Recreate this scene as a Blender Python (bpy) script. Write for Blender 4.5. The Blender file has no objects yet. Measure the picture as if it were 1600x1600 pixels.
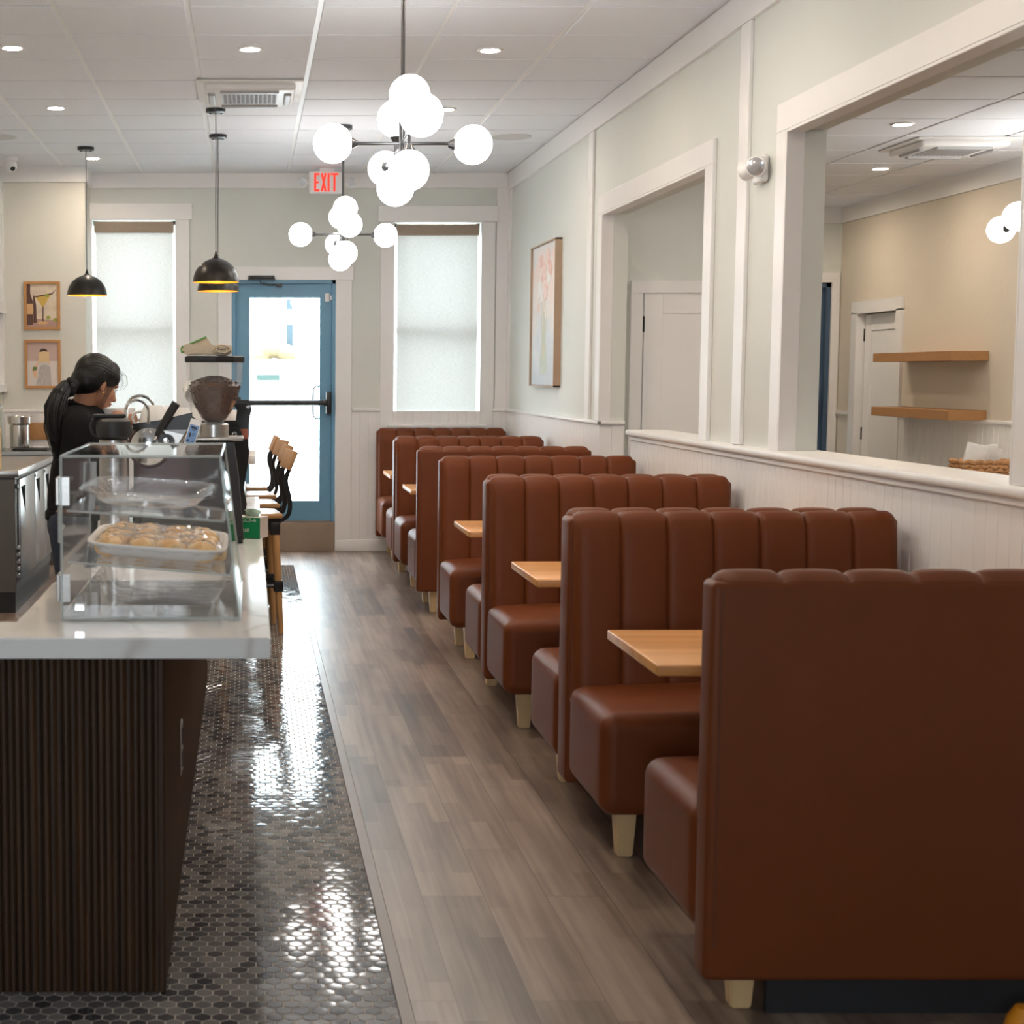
import bpy, bmesh, math, random
from mathutils import Vector, Matrix
PI = math.pi
random.seed(7)
S = bpy.context.scene
COL = S.collection

# ---------------------------------------------------------------- camera, sky, exposure
cam_d = bpy.data.cameras.new('camera'); cam = bpy.data.objects.new('camera', cam_d); COL.objects.link(cam)
cam.location = (0, 0, 1.5); cam.rotation_euler = (PI/2 - 0.0868, 0, 0)
cam_d.sensor_width = 36; cam_d.lens = 36*2470/1600; cam_d.shift_x = 0.2575; cam_d.shift_y = 0
cam_d.clip_start = 0.05; cam_d.clip_end = 200
cam_d.dof.use_dof = True; cam_d.dof.focus_distance = 7.6; cam_d.dof.aperture_fstop = 6.3
S.camera = cam
W = bpy.data.worlds.new('world'); S.world = W; W.use_nodes = True
bg = W.node_tree.nodes['Background']; bg.inputs[0].default_value = (0.82, 0.92, 1.0, 1); bg.inputs[1].default_value = 20.0
S.view_settings.view_transform = 'Standard'; S.view_settings.look = 'None'
S.view_settings.exposure = 0.22; S.view_settings.gamma = 1.0; S.view_settings.use_curve_mapping = False
S.cycles.max_bounces = 12; S.cycles.transparent_max_bounces = 32; S.cycles.diffuse_bounces = 6
S.cycles.sample_clamp_indirect = 6.0
S.cycles.use_denoising = True
GLOBE_L, DOWN_L = 11.5, 370.0

def portal(x, z, w, h, y, rx):
    l = bpy.data.lights.new('sky_portal', 'AREA'); l.shape = 'RECTANGLE'; l.size = w; l.size_y = h
    l.cycles.is_portal = True
    o = bpy.data.objects.new('sky_portal', l); COL.objects.link(o); o.location = (x, y, z); o.rotation_euler = (rx, 0, 0)
    return o

# ---------------------------------------------------------------- materials
MATS = {}
def srgb(r, g, b):
    f = lambda v: (v/255/12.92) if v/255 <= .04045 else ((v/255+.055)/1.055)**2.4
    return (f(r), f(g), f(b))
class N:
    def __init__(s, name):
        s.m = bpy.data.materials.new(name); s.m.use_nodes = True; s.t = s.m.node_tree; s.t.nodes.clear()
        s.out = s.n('ShaderNodeOutputMaterial'); MATS[name] = s.m
    def n(s, typ, **kw):
        x = s.t.nodes.new(typ)
        for k, v in kw.items(): setattr(x, k, v)
        return x
    def l(s, a, b): s.t.links.new(a, b)
    def math(s, op, a, b=None, c=None):
        x = s.n('ShaderNodeMath', operation=op)
        for i, v in enumerate((a, b, c)):
            if v is None: continue
            if isinstance(v, (int, float)): x.inputs[i].default_value = v
            else: s.l(v, x.inputs[i])
        return x.outputs[0]
    def mix(s, f, a, b):
        x = s.n('ShaderNodeMix', data_type='RGBA')
        for i, v in ((0, f), (6, a), (7, b)):
            if isinstance(v, (int, float)): x.inputs[i].default_value = v
            elif isinstance(v, tuple): x.inputs[i].default_value = (*v[:3], 1)
            else: s.l(v, x.inputs[i])
        return x.outputs[2]
    def ramp(s, fac, stops):
        x = s.n('ShaderNodeValToRGB'); s.l(fac, x.inputs[0]); e = x.color_ramp.elements
        while len(e) < len(stops): e.new(.5)
        for i, (p, c) in enumerate(stops): e[i].position = p; e[i].color = (*c[:3], 1)
        return x.outputs[0]
    def coord(s, scale=(1, 1, 1), kind='Object'):
        tc = s.n('ShaderNodeTexCoord'); mp = s.n('ShaderNodeMapping'); mp.inputs['Scale'].default_value = scale
        s.l(tc.outputs[kind], mp.inputs[0]); return mp.outputs[0]
    def noise(s, vec, scale, detail=4, rough=.5):
        x = s.n('ShaderNodeTexNoise'); x.inputs['Scale'].default_value = scale; x.inputs['Detail'].default_value = detail
        x.inputs['Roughness'].default_value = rough; s.l(vec, x.inputs['Vector']); return x.outputs['Fac']
    def bump(s, h, strength, dist=.01):
        x = s.n('ShaderNodeBump'); x.inputs['Strength'].default_value = strength; x.inputs['Distance'].default_value = dist
        s.l(h, x.inputs['Height']); return x.outputs[0]
    def pbr(s, col, rough=.5, metal=0, spec=.5, normal=None, coat=0):
        p = s.n('ShaderNodeBsdfPrincipled')
        if isinstance(col, tuple): p.inputs['Base Color'].default_value = (*col[:3], 1)
        else: s.l(col, p.inputs['Base Color'])
        if isinstance(rough, (int, float)): p.inputs['Roughness'].default_value = rough
        else: s.l(rough, p.inputs['Roughness'])
        p.inputs['Metallic'].default_value = metal; p.inputs['Specular IOR Level'].default_value = spec
        p.inputs['Coat Weight'].default_value = coat
        if normal is not None: s.l(normal, p.inputs['Normal'])
        s.l(p.outputs[0], s.out.inputs[0]); return p

def M(name, col, rough=.5, metal=0, spec=.5, var=.06, vscale=8, bump=0, bscale=60, stretch=(1, 1, 1), coat=0):
    """plain procedural material: colour with a little noise variation and optional bump"""
    if name in MATS: return MATS[name]
    n = N(name); v = n.coord(stretch)
    f = n.noise(v, vscale)
    c = n.mix(f, tuple(max(0, x*(1-var)) for x in col), tuple(x*(1+var) for x in col))
    nm = n.bump(n.noise(v, bscale, 3), bump, .004) if bump else None
    n.pbr(c, rough, metal, spec, nm, coat)
    return n.m
def EM(name, col, strength):
    n = N(name); e = n.n('ShaderNodeEmission'); e.inputs[0].default_value = (*col, 1); e.inputs[1].default_value = strength
    n.l(e.outputs[0], n.out.inputs[0]); return n.m
def CLEAR(name, tint=(1, 1, 1), haze=.03, ior=1.45, rough=.02, bump=0, bscale=20, hcol=(.8, .85, .85)):
    """thin clear sheet: straight-through light, fresnel gloss and a trace of haze"""
    n = N(name); v = n.coord()
    tr = n.n('ShaderNodeBsdfTransparent'); tr.inputs[0].default_value = (*tint, 1)
    gl = n.n('ShaderNodeBsdfGlossy'); gl.inputs['Roughness'].default_value = rough
    df = n.n('ShaderNodeBsdfDiffuse'); df.inputs[0].default_value = (*hcol, 1)
    # Schlick reflectance, the same from both sides of the sheet
    ge = n.n('ShaderNodeNewGeometry'); dt = n.n('ShaderNodeVectorMath', operation='DOT_PRODUCT'); n.l(ge.outputs['Incoming'], dt.inputs[1])
    if bump:
        b = n.bump(n.noise(v, bscale, 2), bump, .02); n.l(b, gl.inputs['Normal']); n.l(b, dt.inputs[0])
    else: n.l(ge.outputs['Normal'], dt.inputs[0])
    f0 = ((ior-1)/(ior+1))**2
    fr_ = n.math('MULTIPLY_ADD', n.math('POWER', n.math('SUBTRACT', 1.0, n.math('MINIMUM', n.math('ABSOLUTE', dt.outputs['Value']), 1.0)), 5.0), 1-f0, f0)
    m1 = n.n('ShaderNodeMixShader'); m1.inputs[0].default_value = haze; n.l(tr.outputs[0], m1.inputs[1]); n.l(df.outputs[0], m1.inputs[2])
    m2 = n.n('ShaderNodeMixShader'); n.l(fr_, m2.inputs[0]); n.l(m1.outputs[0], m2.inputs[1]); n.l(gl.outputs[0], m2.inputs[2])
    n.l(m2.outputs[0], n.out.inputs[0]); return n.m

WHITE = M('white_trim_paint', (.83, .815, .805), .35, var=.02)
CEILM = M('ceiling_tile', (.79, .81, .85), .8, var=.02, vscale=40, bump=.15, bscale=220)
GRIDM = M('ceiling_grid', (.85, .85, .85), .4, var=.01)
SAGE = M('sage_plaster', (.685, .70, .66), .6, var=.03, vscale=3, bump=.35, bscale=22)
CREAM = M('cream_plaster', (.70, .685, .625), .6, var=.03, vscale=3, bump=.35, bscale=22)
BLUE = M('blue_door_paint', srgb(104, 152, 180), .4, var=.05, vscale=4)
NAVY = M('dark_blue_paint', srgb(66, 88, 112), .4, var=.05, vscale=4)
BLACK = M('black_metal', (.012, .012, .013), .35, 0, .5, var=.2)
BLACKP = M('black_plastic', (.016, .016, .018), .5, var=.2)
DARKMETAL = M('gunmetal', (.12, .12, .125), .3, 1, var=.1)
CHROME = M('chrome', (.75, .74, .73), .12, 1, var=.05)
STEEL = M('brushed_steel', (.42, .40, .38), .3, 1, var=.12, vscale=6, stretch=(1, 1, 20))
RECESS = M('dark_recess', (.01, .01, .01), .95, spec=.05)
PSTEEL = M('polished_steel', (.66, .62, .58), .22, 1, var=.12, vscale=6, stretch=(1, 1, 20))
STEELD = M('dull_steel', (.30, .285, .27), .38, 1, var=.12, vscale=6, stretch=(1, 20, 1))
LEGWOOD = M('pale_maple', srgb(214, 180, 132), .45, var=.12, vscale=9, stretch=(6, 6, 1))
STOOLWOOD = M('stool_oak', srgb(184, 140, 94), .25, var=.18, vscale=12, stretch=(6, 6, 1))
SLATWOOD = M('slat_oak', srgb(178, 136, 94), .6, var=.18, vscale=12, stretch=(6, 1, 6))
SHELFWOOD = M('shelf_oak', srgb(168, 122, 76), .5, var=.15, vscale=10, stretch=(6, 1, 6))
FRAMEWOOD = M('frame_oak', srgb(182, 130, 76), .5, var=.12, vscale=10)
CERAMIC = M('white_ceramic', (.78, .76, .74), .15, var=.02)
MARBLEW = None
CONC = M('painted_concrete', srgb(150, 132, 116), .8, var=.15, vscale=6, bump=.5, bscale=30)
ACRYL = CLEAR('clear_acrylic', (1, 1, 1), .022, 1.45, .03, hcol=(.9, .9, .9))
ACRE = CLEAR('acrylic_edge', (.85, .9, .9), .32, 1.5, .08, hcol=(.85, .88, .88))
PLAST = CLEAR('clear_plastic_tray', (1, 1, 1), .055, 1.6, .05, bump=.25, bscale=20, hcol=(.88, .87, .87))
WRAP = CLEAR('plastic_wrap', (1, 1, 1), .12, 1.5, .08, bump=.5, bscale=42)
GLASSP = CLEAR('window_glass', (.97, .99, .99), 0, 1.45, .0)
HOPPER = CLEAR('hopper_plastic', (.985, .99, 1), .06, 1.6, .03)
GLOBE = EM('opal_globe', (1, .985, .96), GLOBE_L)
DOWN = EM('downlight_glow', (1, .83, .65), DOWN_L)

def mat_leather():
    n = N('brown_leather'); v = n.coord()
    f = n.noise(v, 3, 3); c = n.mix(f, (.132, .0335, .009), (.156, .041, .012))
    vo = n.n('ShaderNodeTexVoronoi'); vo.inputs['Scale'].default_value = 420; n.l(v, vo.inputs['Vector'])
    n.pbr(c, .46, 0, .20, n.bump(vo.outputs['Distance'], .12, .002)); return n.m
LEATHER = mat_leather()
STITCH = M('brown_stitching', (.10, .035, .018), .6)
def mat_planks():
    n = N('wood_plank_floor'); tc = n.n('ShaderNodeTexCoord'); sp = n.n('ShaderNodeSeparateXYZ'); n.l(tc.outputs['Object'], sp.inputs[0])
    cb = n.n('ShaderNodeCombineXYZ'); n.l(sp.outputs[1], cb.inputs[0]); n.l(sp.outputs[0], cb.inputs[1])
    br = n.n('ShaderNodeTexBrick'); br.offset = .37; br.inputs['Scale'].default_value = 1
    br.inputs['Brick Width'].default_value = 1.22; br.inputs['Row Height'].default_value = .18; br.inputs['Mortar Size'].default_value = .0015
    br.inputs['Mortar Smooth'].default_value = .3; br.inputs['Bias'].default_value = 0
    br.inputs['Color1'].default_value = (0, 0, 0, 1); br.inputs['Color2'].default_value = (1, 1, 1, 1); br.inputs['Mortar'].default_value = (.5, .5, .5, 1)
    n.l(cb.outputs[0], br.inputs['Vector'])
    # inner strips: each plank prints narrower staves of different tone
    br2 = n.n('ShaderNodeTexBrick'); br2.offset = .43; br2.inputs['Scale'].default_value = 1
    br2.inputs['Brick Width'].default_value = .55; br2.inputs['Row Height'].default_value = .06; br2.inputs['Mortar Size'].default_value = 0
    br2.inputs['Color1'].default_value = (0, 0, 0, 1); br2.inputs['Color2'].default_value = (1, 1, 1, 1); br2.inputs['Mortar'].default_value = (.5, .5, .5, 1)
    n.l(cb.outputs[0], br2.inputs['Vector'])
    mp = n.n('ShaderNodeMapping'); mp.inputs['Scale'].default_value = (.5, 13, 1); n.l(cb.outputs[0], mp.inputs[0])
    ad = n.n('ShaderNodeVectorMath', operation='ADD'); n.l(mp.outputs[0], ad.inputs[0]); n.l(br.outputs['Color'], ad.inputs[1])
    g = n.noise(ad.outputs[0], 3.2, 3, .45)
    mp2 = n.n('ShaderNodeMapping'); mp2.inputs['Scale'].default_value = (.8, 3, 1); n.l(cb.outputs[0], mp2.inputs[0])
    blotch = n.noise(mp2.outputs[0], 2.5, 3)
    t = n.math('ADD', n.math('MULTIPLY', br.outputs['Color'], .26), n.math('MULTIPLY', br2.outputs['Color'], .20))
    t = n.math('ADD', t, n.math('MULTIPLY', g, .5)); t = n.math('ADD', t, n.math('MULTIPLY', blotch, .38))
    c = n.ramp(t, [(.34, srgb(58, 46, 39)), (.52, srgb(94, 77, 66)), (.70, srgb(126, 107, 94)), (.92, srgb(156, 137, 122))])
    c = n.mix(n.math('MULTIPLY', br.outputs['Fac'], .7), c, srgb(50, 40, 34))
    r = n.math('ADD', n.math('MULTIPLY', blotch, .04), .31)
    h = n.math('SUBTRACT', 1.0, br.outputs['Fac'])
    n.pbr(c, r, 0, 1.0, n.bump(h, .12, .002)); return n.m
PLANKS = mat_planks()
def mat_pertile():
    n = N('glazed_hex_tile'); at = n.n('ShaderNodeAttribute'); at.attribute_name = 'tone'
    c = n.ramp(at.outputs['Fac'], [(0, srgb(58, 58, 64)), (.5, srgb(102, 100, 100)), (1, srgb(138, 134, 130))])
    n.pbr(c, .07, 0, .6, None); return n.m
TILE = mat_pertile()
GROUT = M('pale_grout', srgb(196, 186, 176), .8, var=.05)
def mat_flute():
    n = N('fluted_walnut'); v = n.coord((30, 30, 1.2)); f = n.noise(v, 2.2, 5, .6)
    v2 = n.coord((66, 66, .8)); f2 = n.noise(v2, 1.0, 1)
    t = n.math('ADD', n.math('MULTIPLY', f, .6), n.math('MULTIPLY', f2, .5))
    c = n.ramp(t, [(.3, srgb(34, 22, 14)), (.55, srgb(56, 37, 23)), (.8, srgb(90, 60, 35))])
    n.pbr(c, .5, 0, .4, n.bump(f, .2, .002)); return n.m
FLUTE = mat_flute()
def mat_quartz():
    n = N('white_quartz'); v = n.coord(); d = n.noise(v, 1.6, 5, .6)
    w = n.n('ShaderNodeTexWave'); w.inputs['Scale'].default_value = .9; w.inputs['Distortion'].default_value = 14; w.inputs['Detail'].default_value = 4
    n.l(v, w.inputs['Vector'])
    vein = n.math('POWER', w.outputs['Fac'], 42)
    c = n.mix(d, (.78, .76, .745), (.82, .81, .80)); c = n.mix(n.math('MULTIPLY', vein, .55), c, (.52, .47, .42))
    n.pbr(c, .09, 0, .5); return n.m
QUARTZ = mat_quartz()
def mat_butcher():
    n = N('beech_tabletop'); tc = n.n('ShaderNodeTexCoord')
    br = n.n('ShaderNodeTexBrick'); br.inputs['Scale'].default_value = 1; br.inputs['Brick Width'].default_value = .6; br.inputs['Row Height'].default_value = .045
    br.inputs['Mortar Size'].default_value = 0; br.inputs['Color1'].default_value = (0, 0, 0, 1); br.inputs['Color2'].default_value = (1, 1, 1, 1)
    n.l(tc.outputs['Object'], br.inputs['Vector'])
    g = n.noise(n.coord((2, 30, 30)), 3, 6, .6)
    t = n.math('ADD', n.math('MULTIPLY', br.outputs['Color'], .4), n.math('MULTIPLY', g, .6))
    c = n.ramp(t, [(.2, srgb(192, 130, 70)), (.6, srgb(214, 154, 92)), (.95, srgb(230, 174, 112))])
    n.pbr(c, .32, 0, .5); return n.m
BEECH = mat_butcher()
def mat_blind():
    n = N('linen_blind'); v = n.coord((1, 1, 9)); v2 = n.coord((9, 1, 1))
    f = n.math('ADD', n.math('MULTIPLY', n.noise(v, 40, 3), .6), n.math('MULTIPLY', n.noise(v2, 40, 3), .4))
    c = n.mix(f, (.42, .415, .39), (.98, .98, .97))
    d = n.n('ShaderNodeBsdfDiffuse'); t = n.n('ShaderNodeBsdfTranslucent'); n.l(c, d.inputs[0]); n.l(c, t.inputs[0])
    m = n.n('ShaderNodeMixShader'); m.inputs[0].default_value = .33; n.l(d.outputs[0], m.inputs[1]); n.l(t.outputs[0], m.inputs[2])
    n.l(m.outputs[0], n.out.inputs[0]); return n.m
BLIND = mat_blind()
TAUPE = M('taupe_linen', srgb(158, 142, 128), .9, var=.15, vscale=60)

# ---------------------------------------------------------------- mesh helper
class MB:
    def __init__(s): s.bm = bmesh.new()
    def box(s, x0, x1, y0, y1, z0, z1, bev=0, seg=2):
        vs = [s.bm.verts.new((x, y, z)) for x in (x0, x1) for y in (y0, y1) for z in (z0, z1)]
        fs = [(0, 1, 3, 2), (4, 6, 7, 5), (0, 4, 5, 1), (2, 3, 7, 6), (0, 2, 6, 4), (1, 5, 7, 3)]
        F = [s.bm.faces.new([vs[i] for i in f]) for f in fs]
        if bev:
            E = list({e for f in F for e in f.edges})
            bmesh.ops.bevel(s.bm, geom=E, offset=bev, segments=seg, affect='EDGES', profile=.5)
        return s
    def rbox(s, c, h, r, seg=3, inner=4, fn=None):
        """rounded box: centre c, half sizes h, corner radius r; fn deforms local points"""
        tmp = {}
        def ax(hh):
            a = [-hh + r*i/seg for i in range(seg)]; b = [-(hh-r) + 2*(hh-r)*i/inner for i in range(inner+1)]
            return a + b + [-q for q in reversed(a)]
        A = [ax(h[0]), ax(h[1]), ax(h[2])]
        def V(p):
            k = tuple(round(q, 6) for q in p)
            if k not in tmp:
                q = Vector(p); inn = Vector([max(-(h[i]-r), min(h[i]-r, q[i])) for i in range(3)]); d = q-inn
                if d.length > 1e-9: q = inn + d.normalized()*r
                if fn: q = Vector(fn(q))
                tmp[k] = s.bm.verts.new((q[0]+c[0], q[1]+c[1], q[2]+c[2]))
            return tmp[k]
        for a in range(3):
            b, d = (a+1) % 3, (a+2) % 3
            for sg in (-1, 1):
                for i in range(len(A[b])-1):
                    for j in range(len(A[d])-1):
                        q = []
                        for (ii, jj) in ((i, j), (i+1, j), (i+1, j+1), (i, j+1)):
                            p = [0, 0, 0]; p[a] = sg*h[a]; p[b] = A[b][ii]; p[d] = A[d][jj]; q.append(V(p))
                        if sg < 0: q.reverse()
                        if len(set(q)) == 4: s.bm.faces.new(q)
        return s
    def cyl(s, p0, p1, r0, r1=None, seg=16, cap=True):
        r1 = r0 if r1 is None else r1
        p0, p1 = Vector(p0), Vector(p1); d = (p1-p0).normalized()
        u = d.orthogonal().normalized(); w = d.cross(u)
        R = []
        for p, r in ((p0, r0), (p1, r1)):
            R.append([s.bm.verts.new(p + r*(math.cos(2*PI*i/seg)*u + math.sin(2*PI*i/seg)*w)) for i in range(seg)])
        for i in range(seg): s.bm.faces.new((R[0][i], R[0][(i+1) % seg], R[1][(i+1) % seg], R[1][i]))
        if cap:
            s.bm.faces.new(list(reversed(R[0]))); s.bm.faces.new(R[1])
        return s
    def tube(s, pts, r, seg=8, cap=True, flat=None):
        pts = [Vector(p) for p in pts]; rr = r if isinstance(r, (list, tuple)) else [r]*len(pts)
        up = None; rings = []
        for i, p in enumerate(pts):
            d = (pts[min(i+1, len(pts)-1)] - pts[max(i-1, 0)]).normalized()
            if up is None: up = d.orthogonal().normalized() if flat is None else Vector(flat)
            u = (up - d*up.dot(d)).normalized(); w = d.cross(u); up = u
            rings.append([s.bm.verts.new(p + rr[i]*(math.cos(2*PI*k/seg)*u + math.sin(2*PI*k/seg)*w)) for k in range(seg)])
        for a, b in zip(rings, rings[1:]):
            for k in range(seg): s.bm.faces.new((a[k], a[(k+1) % seg], b[(k+1) % seg], b[k]))
        if cap: s.bm.faces.new(list(reversed(rings[0]))); s.bm.faces.new(rings[-1])
        return s
    def strip(s, pts, wid, thk, side):
        """flat bar swept along pts; 'side' is the wide direction"""
        side = Vector(side).normalized(); pts = [Vector(p) for p in pts]; R = []
        for i, p in enumerate(pts):
            d = (pts[min(i+1, len(pts)-1)] - pts[max(i-1, 0)]).normalized(); n = d.cross(side).normalized()
            R.append([s.bm.verts.new(p + a*side*wid/2 + b*n*thk/2) for a, b in ((-1, -1), (1, -1), (1, 1), (-1, 1))])
        for a, b in zip(R, R[1:]):
            for k in range(4): s.bm.faces.new((a[k], a[(k+1) % 4], b[(k+1) % 4], b[k]))
        s.bm.faces.new(list(reversed(R[0]))); s.bm.faces.new(R[-1]); return s
    def lathe(s, prof, c=(0, 0, 0), seg=24, closed=False, mat=None):
        c = Vector(c); R = []
        def T(v): return (mat @ v if mat else v) + c
        for (r, z) in prof:
            if r < 1e-6: R.append([s.bm.verts.new(T(Vector((0, 0, z))))])
            else: R.append([s.bm.verts.new(T(Vector((r*math.cos(2*PI*k/seg), r*math.sin(2*PI*k/seg), z)))) for k in range(seg)])
        for a, b in zip(R, R[1:]):
            for k in range(seg):
                q = [a[k % len(a)], a[(k+1) % len(a)], b[(k+1) % len(b)], b[k % len(b)]]
                u = []
                for x in q:
                    if x not in u: u.append(x)
                if len(u) >= 3: s.bm.faces.new(u)
        if closed:
            for ring in (R[0], R[-1]):
                if len(ring) > 2: s.bm.faces.new(ring)
        return s
    def ball(s, c, r, seg=16, rings=10, rot=None):
        r = (r, r, r) if isinstance(r, (int, float)) else r
        m = Matrix.Translation(Vector(c)) @ (rot.to_4x4() if rot else Matrix.Identity(4)) @ Matrix.Diagonal((*r, 1))
        bmesh.ops.create_uvsphere(s.bm, u_segments=seg, v_segments=rings, radius=1, matrix=m); return s
    def prism(s, poly, axis, a, b):
        """extrude a 2D polygon: axis 'y' -> poly in (x,z); 'x' -> (y,z); 'z' -> (x,y)"""
        f = {'y': lambda p, t: (p[0], t, p[1]), 'x': lambda p, t: (t, p[0], p[1]), 'z': lambda p, t: (p[0], p[1], t)}[axis]
        A = [s.bm.verts.new(f(p, a)) for p in poly]; B = [s.bm.verts.new(f(p, b)) for p in poly]; k = len(poly)
        s.bm.faces.new(A); s.bm.faces.new(list(reversed(B)))
        for i in range(k): s.bm.faces.new((A[i], B[i], B[(i+1) % k], A[(i+1) % k]))
        return s
    def grid(s, P):
        V = [[s.bm.verts.new(p) for p in row] for row in P]
        for i in range(len(V)-1):
            for j in range(len(V[0])-1): s.bm.faces.new((V[i][j], V[i][j+1], V[i+1][j+1], V[i+1][j]))
        return s
    def xf(s, m):
        bmesh.ops.transform(s.bm, matrix=m, verts=s.bm.verts); return s
    def build(s, name, mat, parent=None, smooth=35, local=False, origin=None):
        bmesh.ops.recalc_face_normals(s.bm, faces=s.bm.faces)
        me = bpy.data.meshes.new(name)
        off = Vector((0, 0, 0))
        if parent is not None and not local:
            r = parent
            while r is not None: off += r.location; r = r.parent
        elif parent is None and not local:
            xs = [v.co for v in s.bm.verts]
            lo = [min(v[i] for v in xs) for i in range(3)]; hi = [max(v[i] for v in xs) for i in range(3)]
            off = Vector(((lo[0]+hi[0])/2, (lo[1]+hi[1])/2, lo[2])) if origin is None else Vector(origin)
        bmesh.ops.translate(s.bm, vec=-off, verts=s.bm.verts)
        s.bm.to_mesh(me); s.bm.free(); me.materials.append(mat)
        if smooth:
            me.shade_smooth(); me.set_sharp_from_angle(angle=math.radians(smooth))
        o = bpy.data.objects.new(name, me); COL.objects.link(o)
        if parent is not None: o.parent = parent
        elif not local: o.location = off
        return o

def tag(o, label, cat, group=None, kind=None):
    o['label'] = label; o['category'] = cat
    if group: o['group'] = group
    if kind: o['kind'] = kind
    return o
def thing(name, label, cat, loc=(0, 0, 0), group=None, kind=None, rotz=0):
    o = bpy.data.objects.new(name, None); COL.objects.link(o); o.location = loc; o.rotation_euler = (0, 0, rotz); o.empty_display_size = .1
    return tag(o, label, cat, group, kind)
def struct(name, mb, mat, label, cat, parent=None, smooth=35):
    o = mb.build(name, mat, parent, smooth)
    if parent is None: tag(o, label, cat, kind='structure')
    return o
def dup(root, loc, label, rotz=None, group=None):
    def cp(o, par):
        c = o.copy(); COL.objects.link(c)
        if par is not None: c.parent = par
        for ch in list(o.children): cp(ch, c)
        return c
    r = cp(root, None); r.location = loc; r['label'] = label
    if rotz is not None: r.rotation_euler = (0, 0, rotz)
    if group: r['group'] = group
    return r
def remesh(o, voxel, smooth_iter=4):
    """turn overlapping lumps into one continuous surface"""
    m = o.modifiers.new('r', 'REMESH'); m.mode = 'VOXEL'; m.voxel_size = voxel
    if smooth_iter:
        m2 = o.modifiers.new('s', 'SMOOTH'); m2.factor = .5; m2.iterations = smooth_iter
    dg = bpy.context.evaluated_depsgraph_get(); dg.update()
    me = bpy.data.meshes.new_from_object(o.evaluated_get(dg)); mt = o.data.materials[0]
    o.modifiers.clear(); o.data = me
    if not me.materials: me.materials.append(mt)
    me.shade_smooth(); return o

# ================================================================= the room
CZ, D, XW, HW = 3.18, 13.4, 2.19, 2.335        # ceiling height, street wall, dividing wall faces
BACK, LW, XR, CZ2 = -3.6, -2.02, 4.98, 2.90   # wall behind the camera, left wall, far room wall, far room ceiling

def wall_grid(mb, U, Z, holes, axis, a, b):
    """wall slab with rectangular holes (u0,u1,z0,z1); axis is the run direction, a/b the two faces"""
    us = sorted(set([U[0], U[1]] + [h[i] for h in holes for i in (0, 1)])); zs = sorted(set([Z[0], Z[1]] + [h[i] for h in holes for i in (2, 3)]))
    solid = {}
    for i in range(len(us)-1):
        for j in range(len(zs)-1):
            u, z = (us[i]+us[i+1])/2, (zs[j]+zs[j+1])/2
            solid[i, j] = not any(h[0] < u < h[1] and h[2] < z < h[3] for h in holes)
    pt = (lambda u, z, t: (u, t, z)) if axis == 'X' else (lambda u, z, t: (t, u, z))
    vs = {}
    def V(u, z, t):
        k = (u, z, t)
        if k not in vs: vs[k] = mb.bm.verts.new(pt(u, z, t))
        return vs[k]
    for (i, j), s_ in solid.items():
        if not s_: continue
        u0, u1, z0, z1 = us[i], us[i+1], zs[j], zs[j+1]
        for t in (a, b): mb.bm.faces.new([V(u0, z0, t), V(u1, z0, t), V(u1, z1, t), V(u0, z1, t)])
        for di, dj, e in ((-1, 0, ((u0, z0), (u0, z1))), (1, 0, ((u1, z0), (u1, z1))), (0, -1, ((u0, z0), (u1, z0))), (0, 1, ((u0, z1), (u1, z1)))):
            if not solid.get((i+di, j+dj), False):
                mb.bm.faces.new([V(*e[0], a), V(*e[1], a), V(*e[1], b), V(*e[0], b)])
    return mb

struct('floor', MB().box(LW, XR+.2, BACK, D, -.1, 0), PLANKS, 'brown grey wood plank floor', 'floor', smooth=0)
# hexagon tile strip with pillowed glazed tiles
def hex_floor():
    base = MB().box(LW, .355, 2.6, 3.9, .0005, .0035).box(-.62, .355, 3.9, 12.36, .0005, .0035)
    g = struct('floor_1', base, GROUT, 'strip of small glossy grey hexagon tiles beside the counter', 'tiled floor', smooth=0)
    bm = bmesh.new(); lay = bm.loops.layers.float_color.new('tone') if False else None
    px, py = .0425, .0368; tones = []
    R0 = px/math.sqrt(3)*.93; y = 2.62; row = 0
    while y < 12.34:
        x = .360 - (px/2 if row % 2 else 0)
        xmin = -1.9 if y < 3.74 else -.24
        while x > xmin:
            t = random.random(); tx, ty = random.gauss(0, .0055), random.gauss(0, .0055)
            def P(r, z, k):
                a = PI/6 + k*PI/3; dx, dy = r*math.cos(a), r*math.sin(a)
                return (x+dx, y+dy, .0035+z+tx*dx+ty*dy)
            o_ = [bm.verts.new(P(R0, 0, k)) for k in range(6)]
            m_ = [bm.verts.new(P(R0*.93, .0011, k)) for k in range(6)]
            c_ = bm.verts.new((x, y, .0035+.00128))
            tones += [t]*13
            for k in range(6):
                k2 = (k+1) % 6
                bm.faces.new((o_[k], o_[k2], m_[k2], m_[k])); bm.faces.new((m_[k], m_[k2], c_))
            x -= px
        y += py; row += 1
    off = g.location
    bmesh.ops.translate(bm, vec=-off, verts=bm.verts)
    me = bpy.data.meshes.new('hex_tiles'); bm.to_mesh(me); bm.free()
    at = me.attributes.new('tone', 'FLOAT', 'POINT'); at.data.foreach_set('value', tones)
    me.materials.append(TILE); me.shade_smooth(); me.set_sharp_from_angle(angle=math.radians(16))
    o = bpy.data.objects.new('hex_tiles', me); COL.objects.link(o); o.parent = g
hex_floor()
struct('trim_1', MB().box(.353, .388, 2.6, 12.36, 0, .0085, .002, 1).box(-.62, .388, 12.36, 12.385, 0, .006), M('transition_strip', srgb(128, 114, 105), .3, var=.08), 'flat edging strip between tiles and wood floor', 'floor trim')

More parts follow.
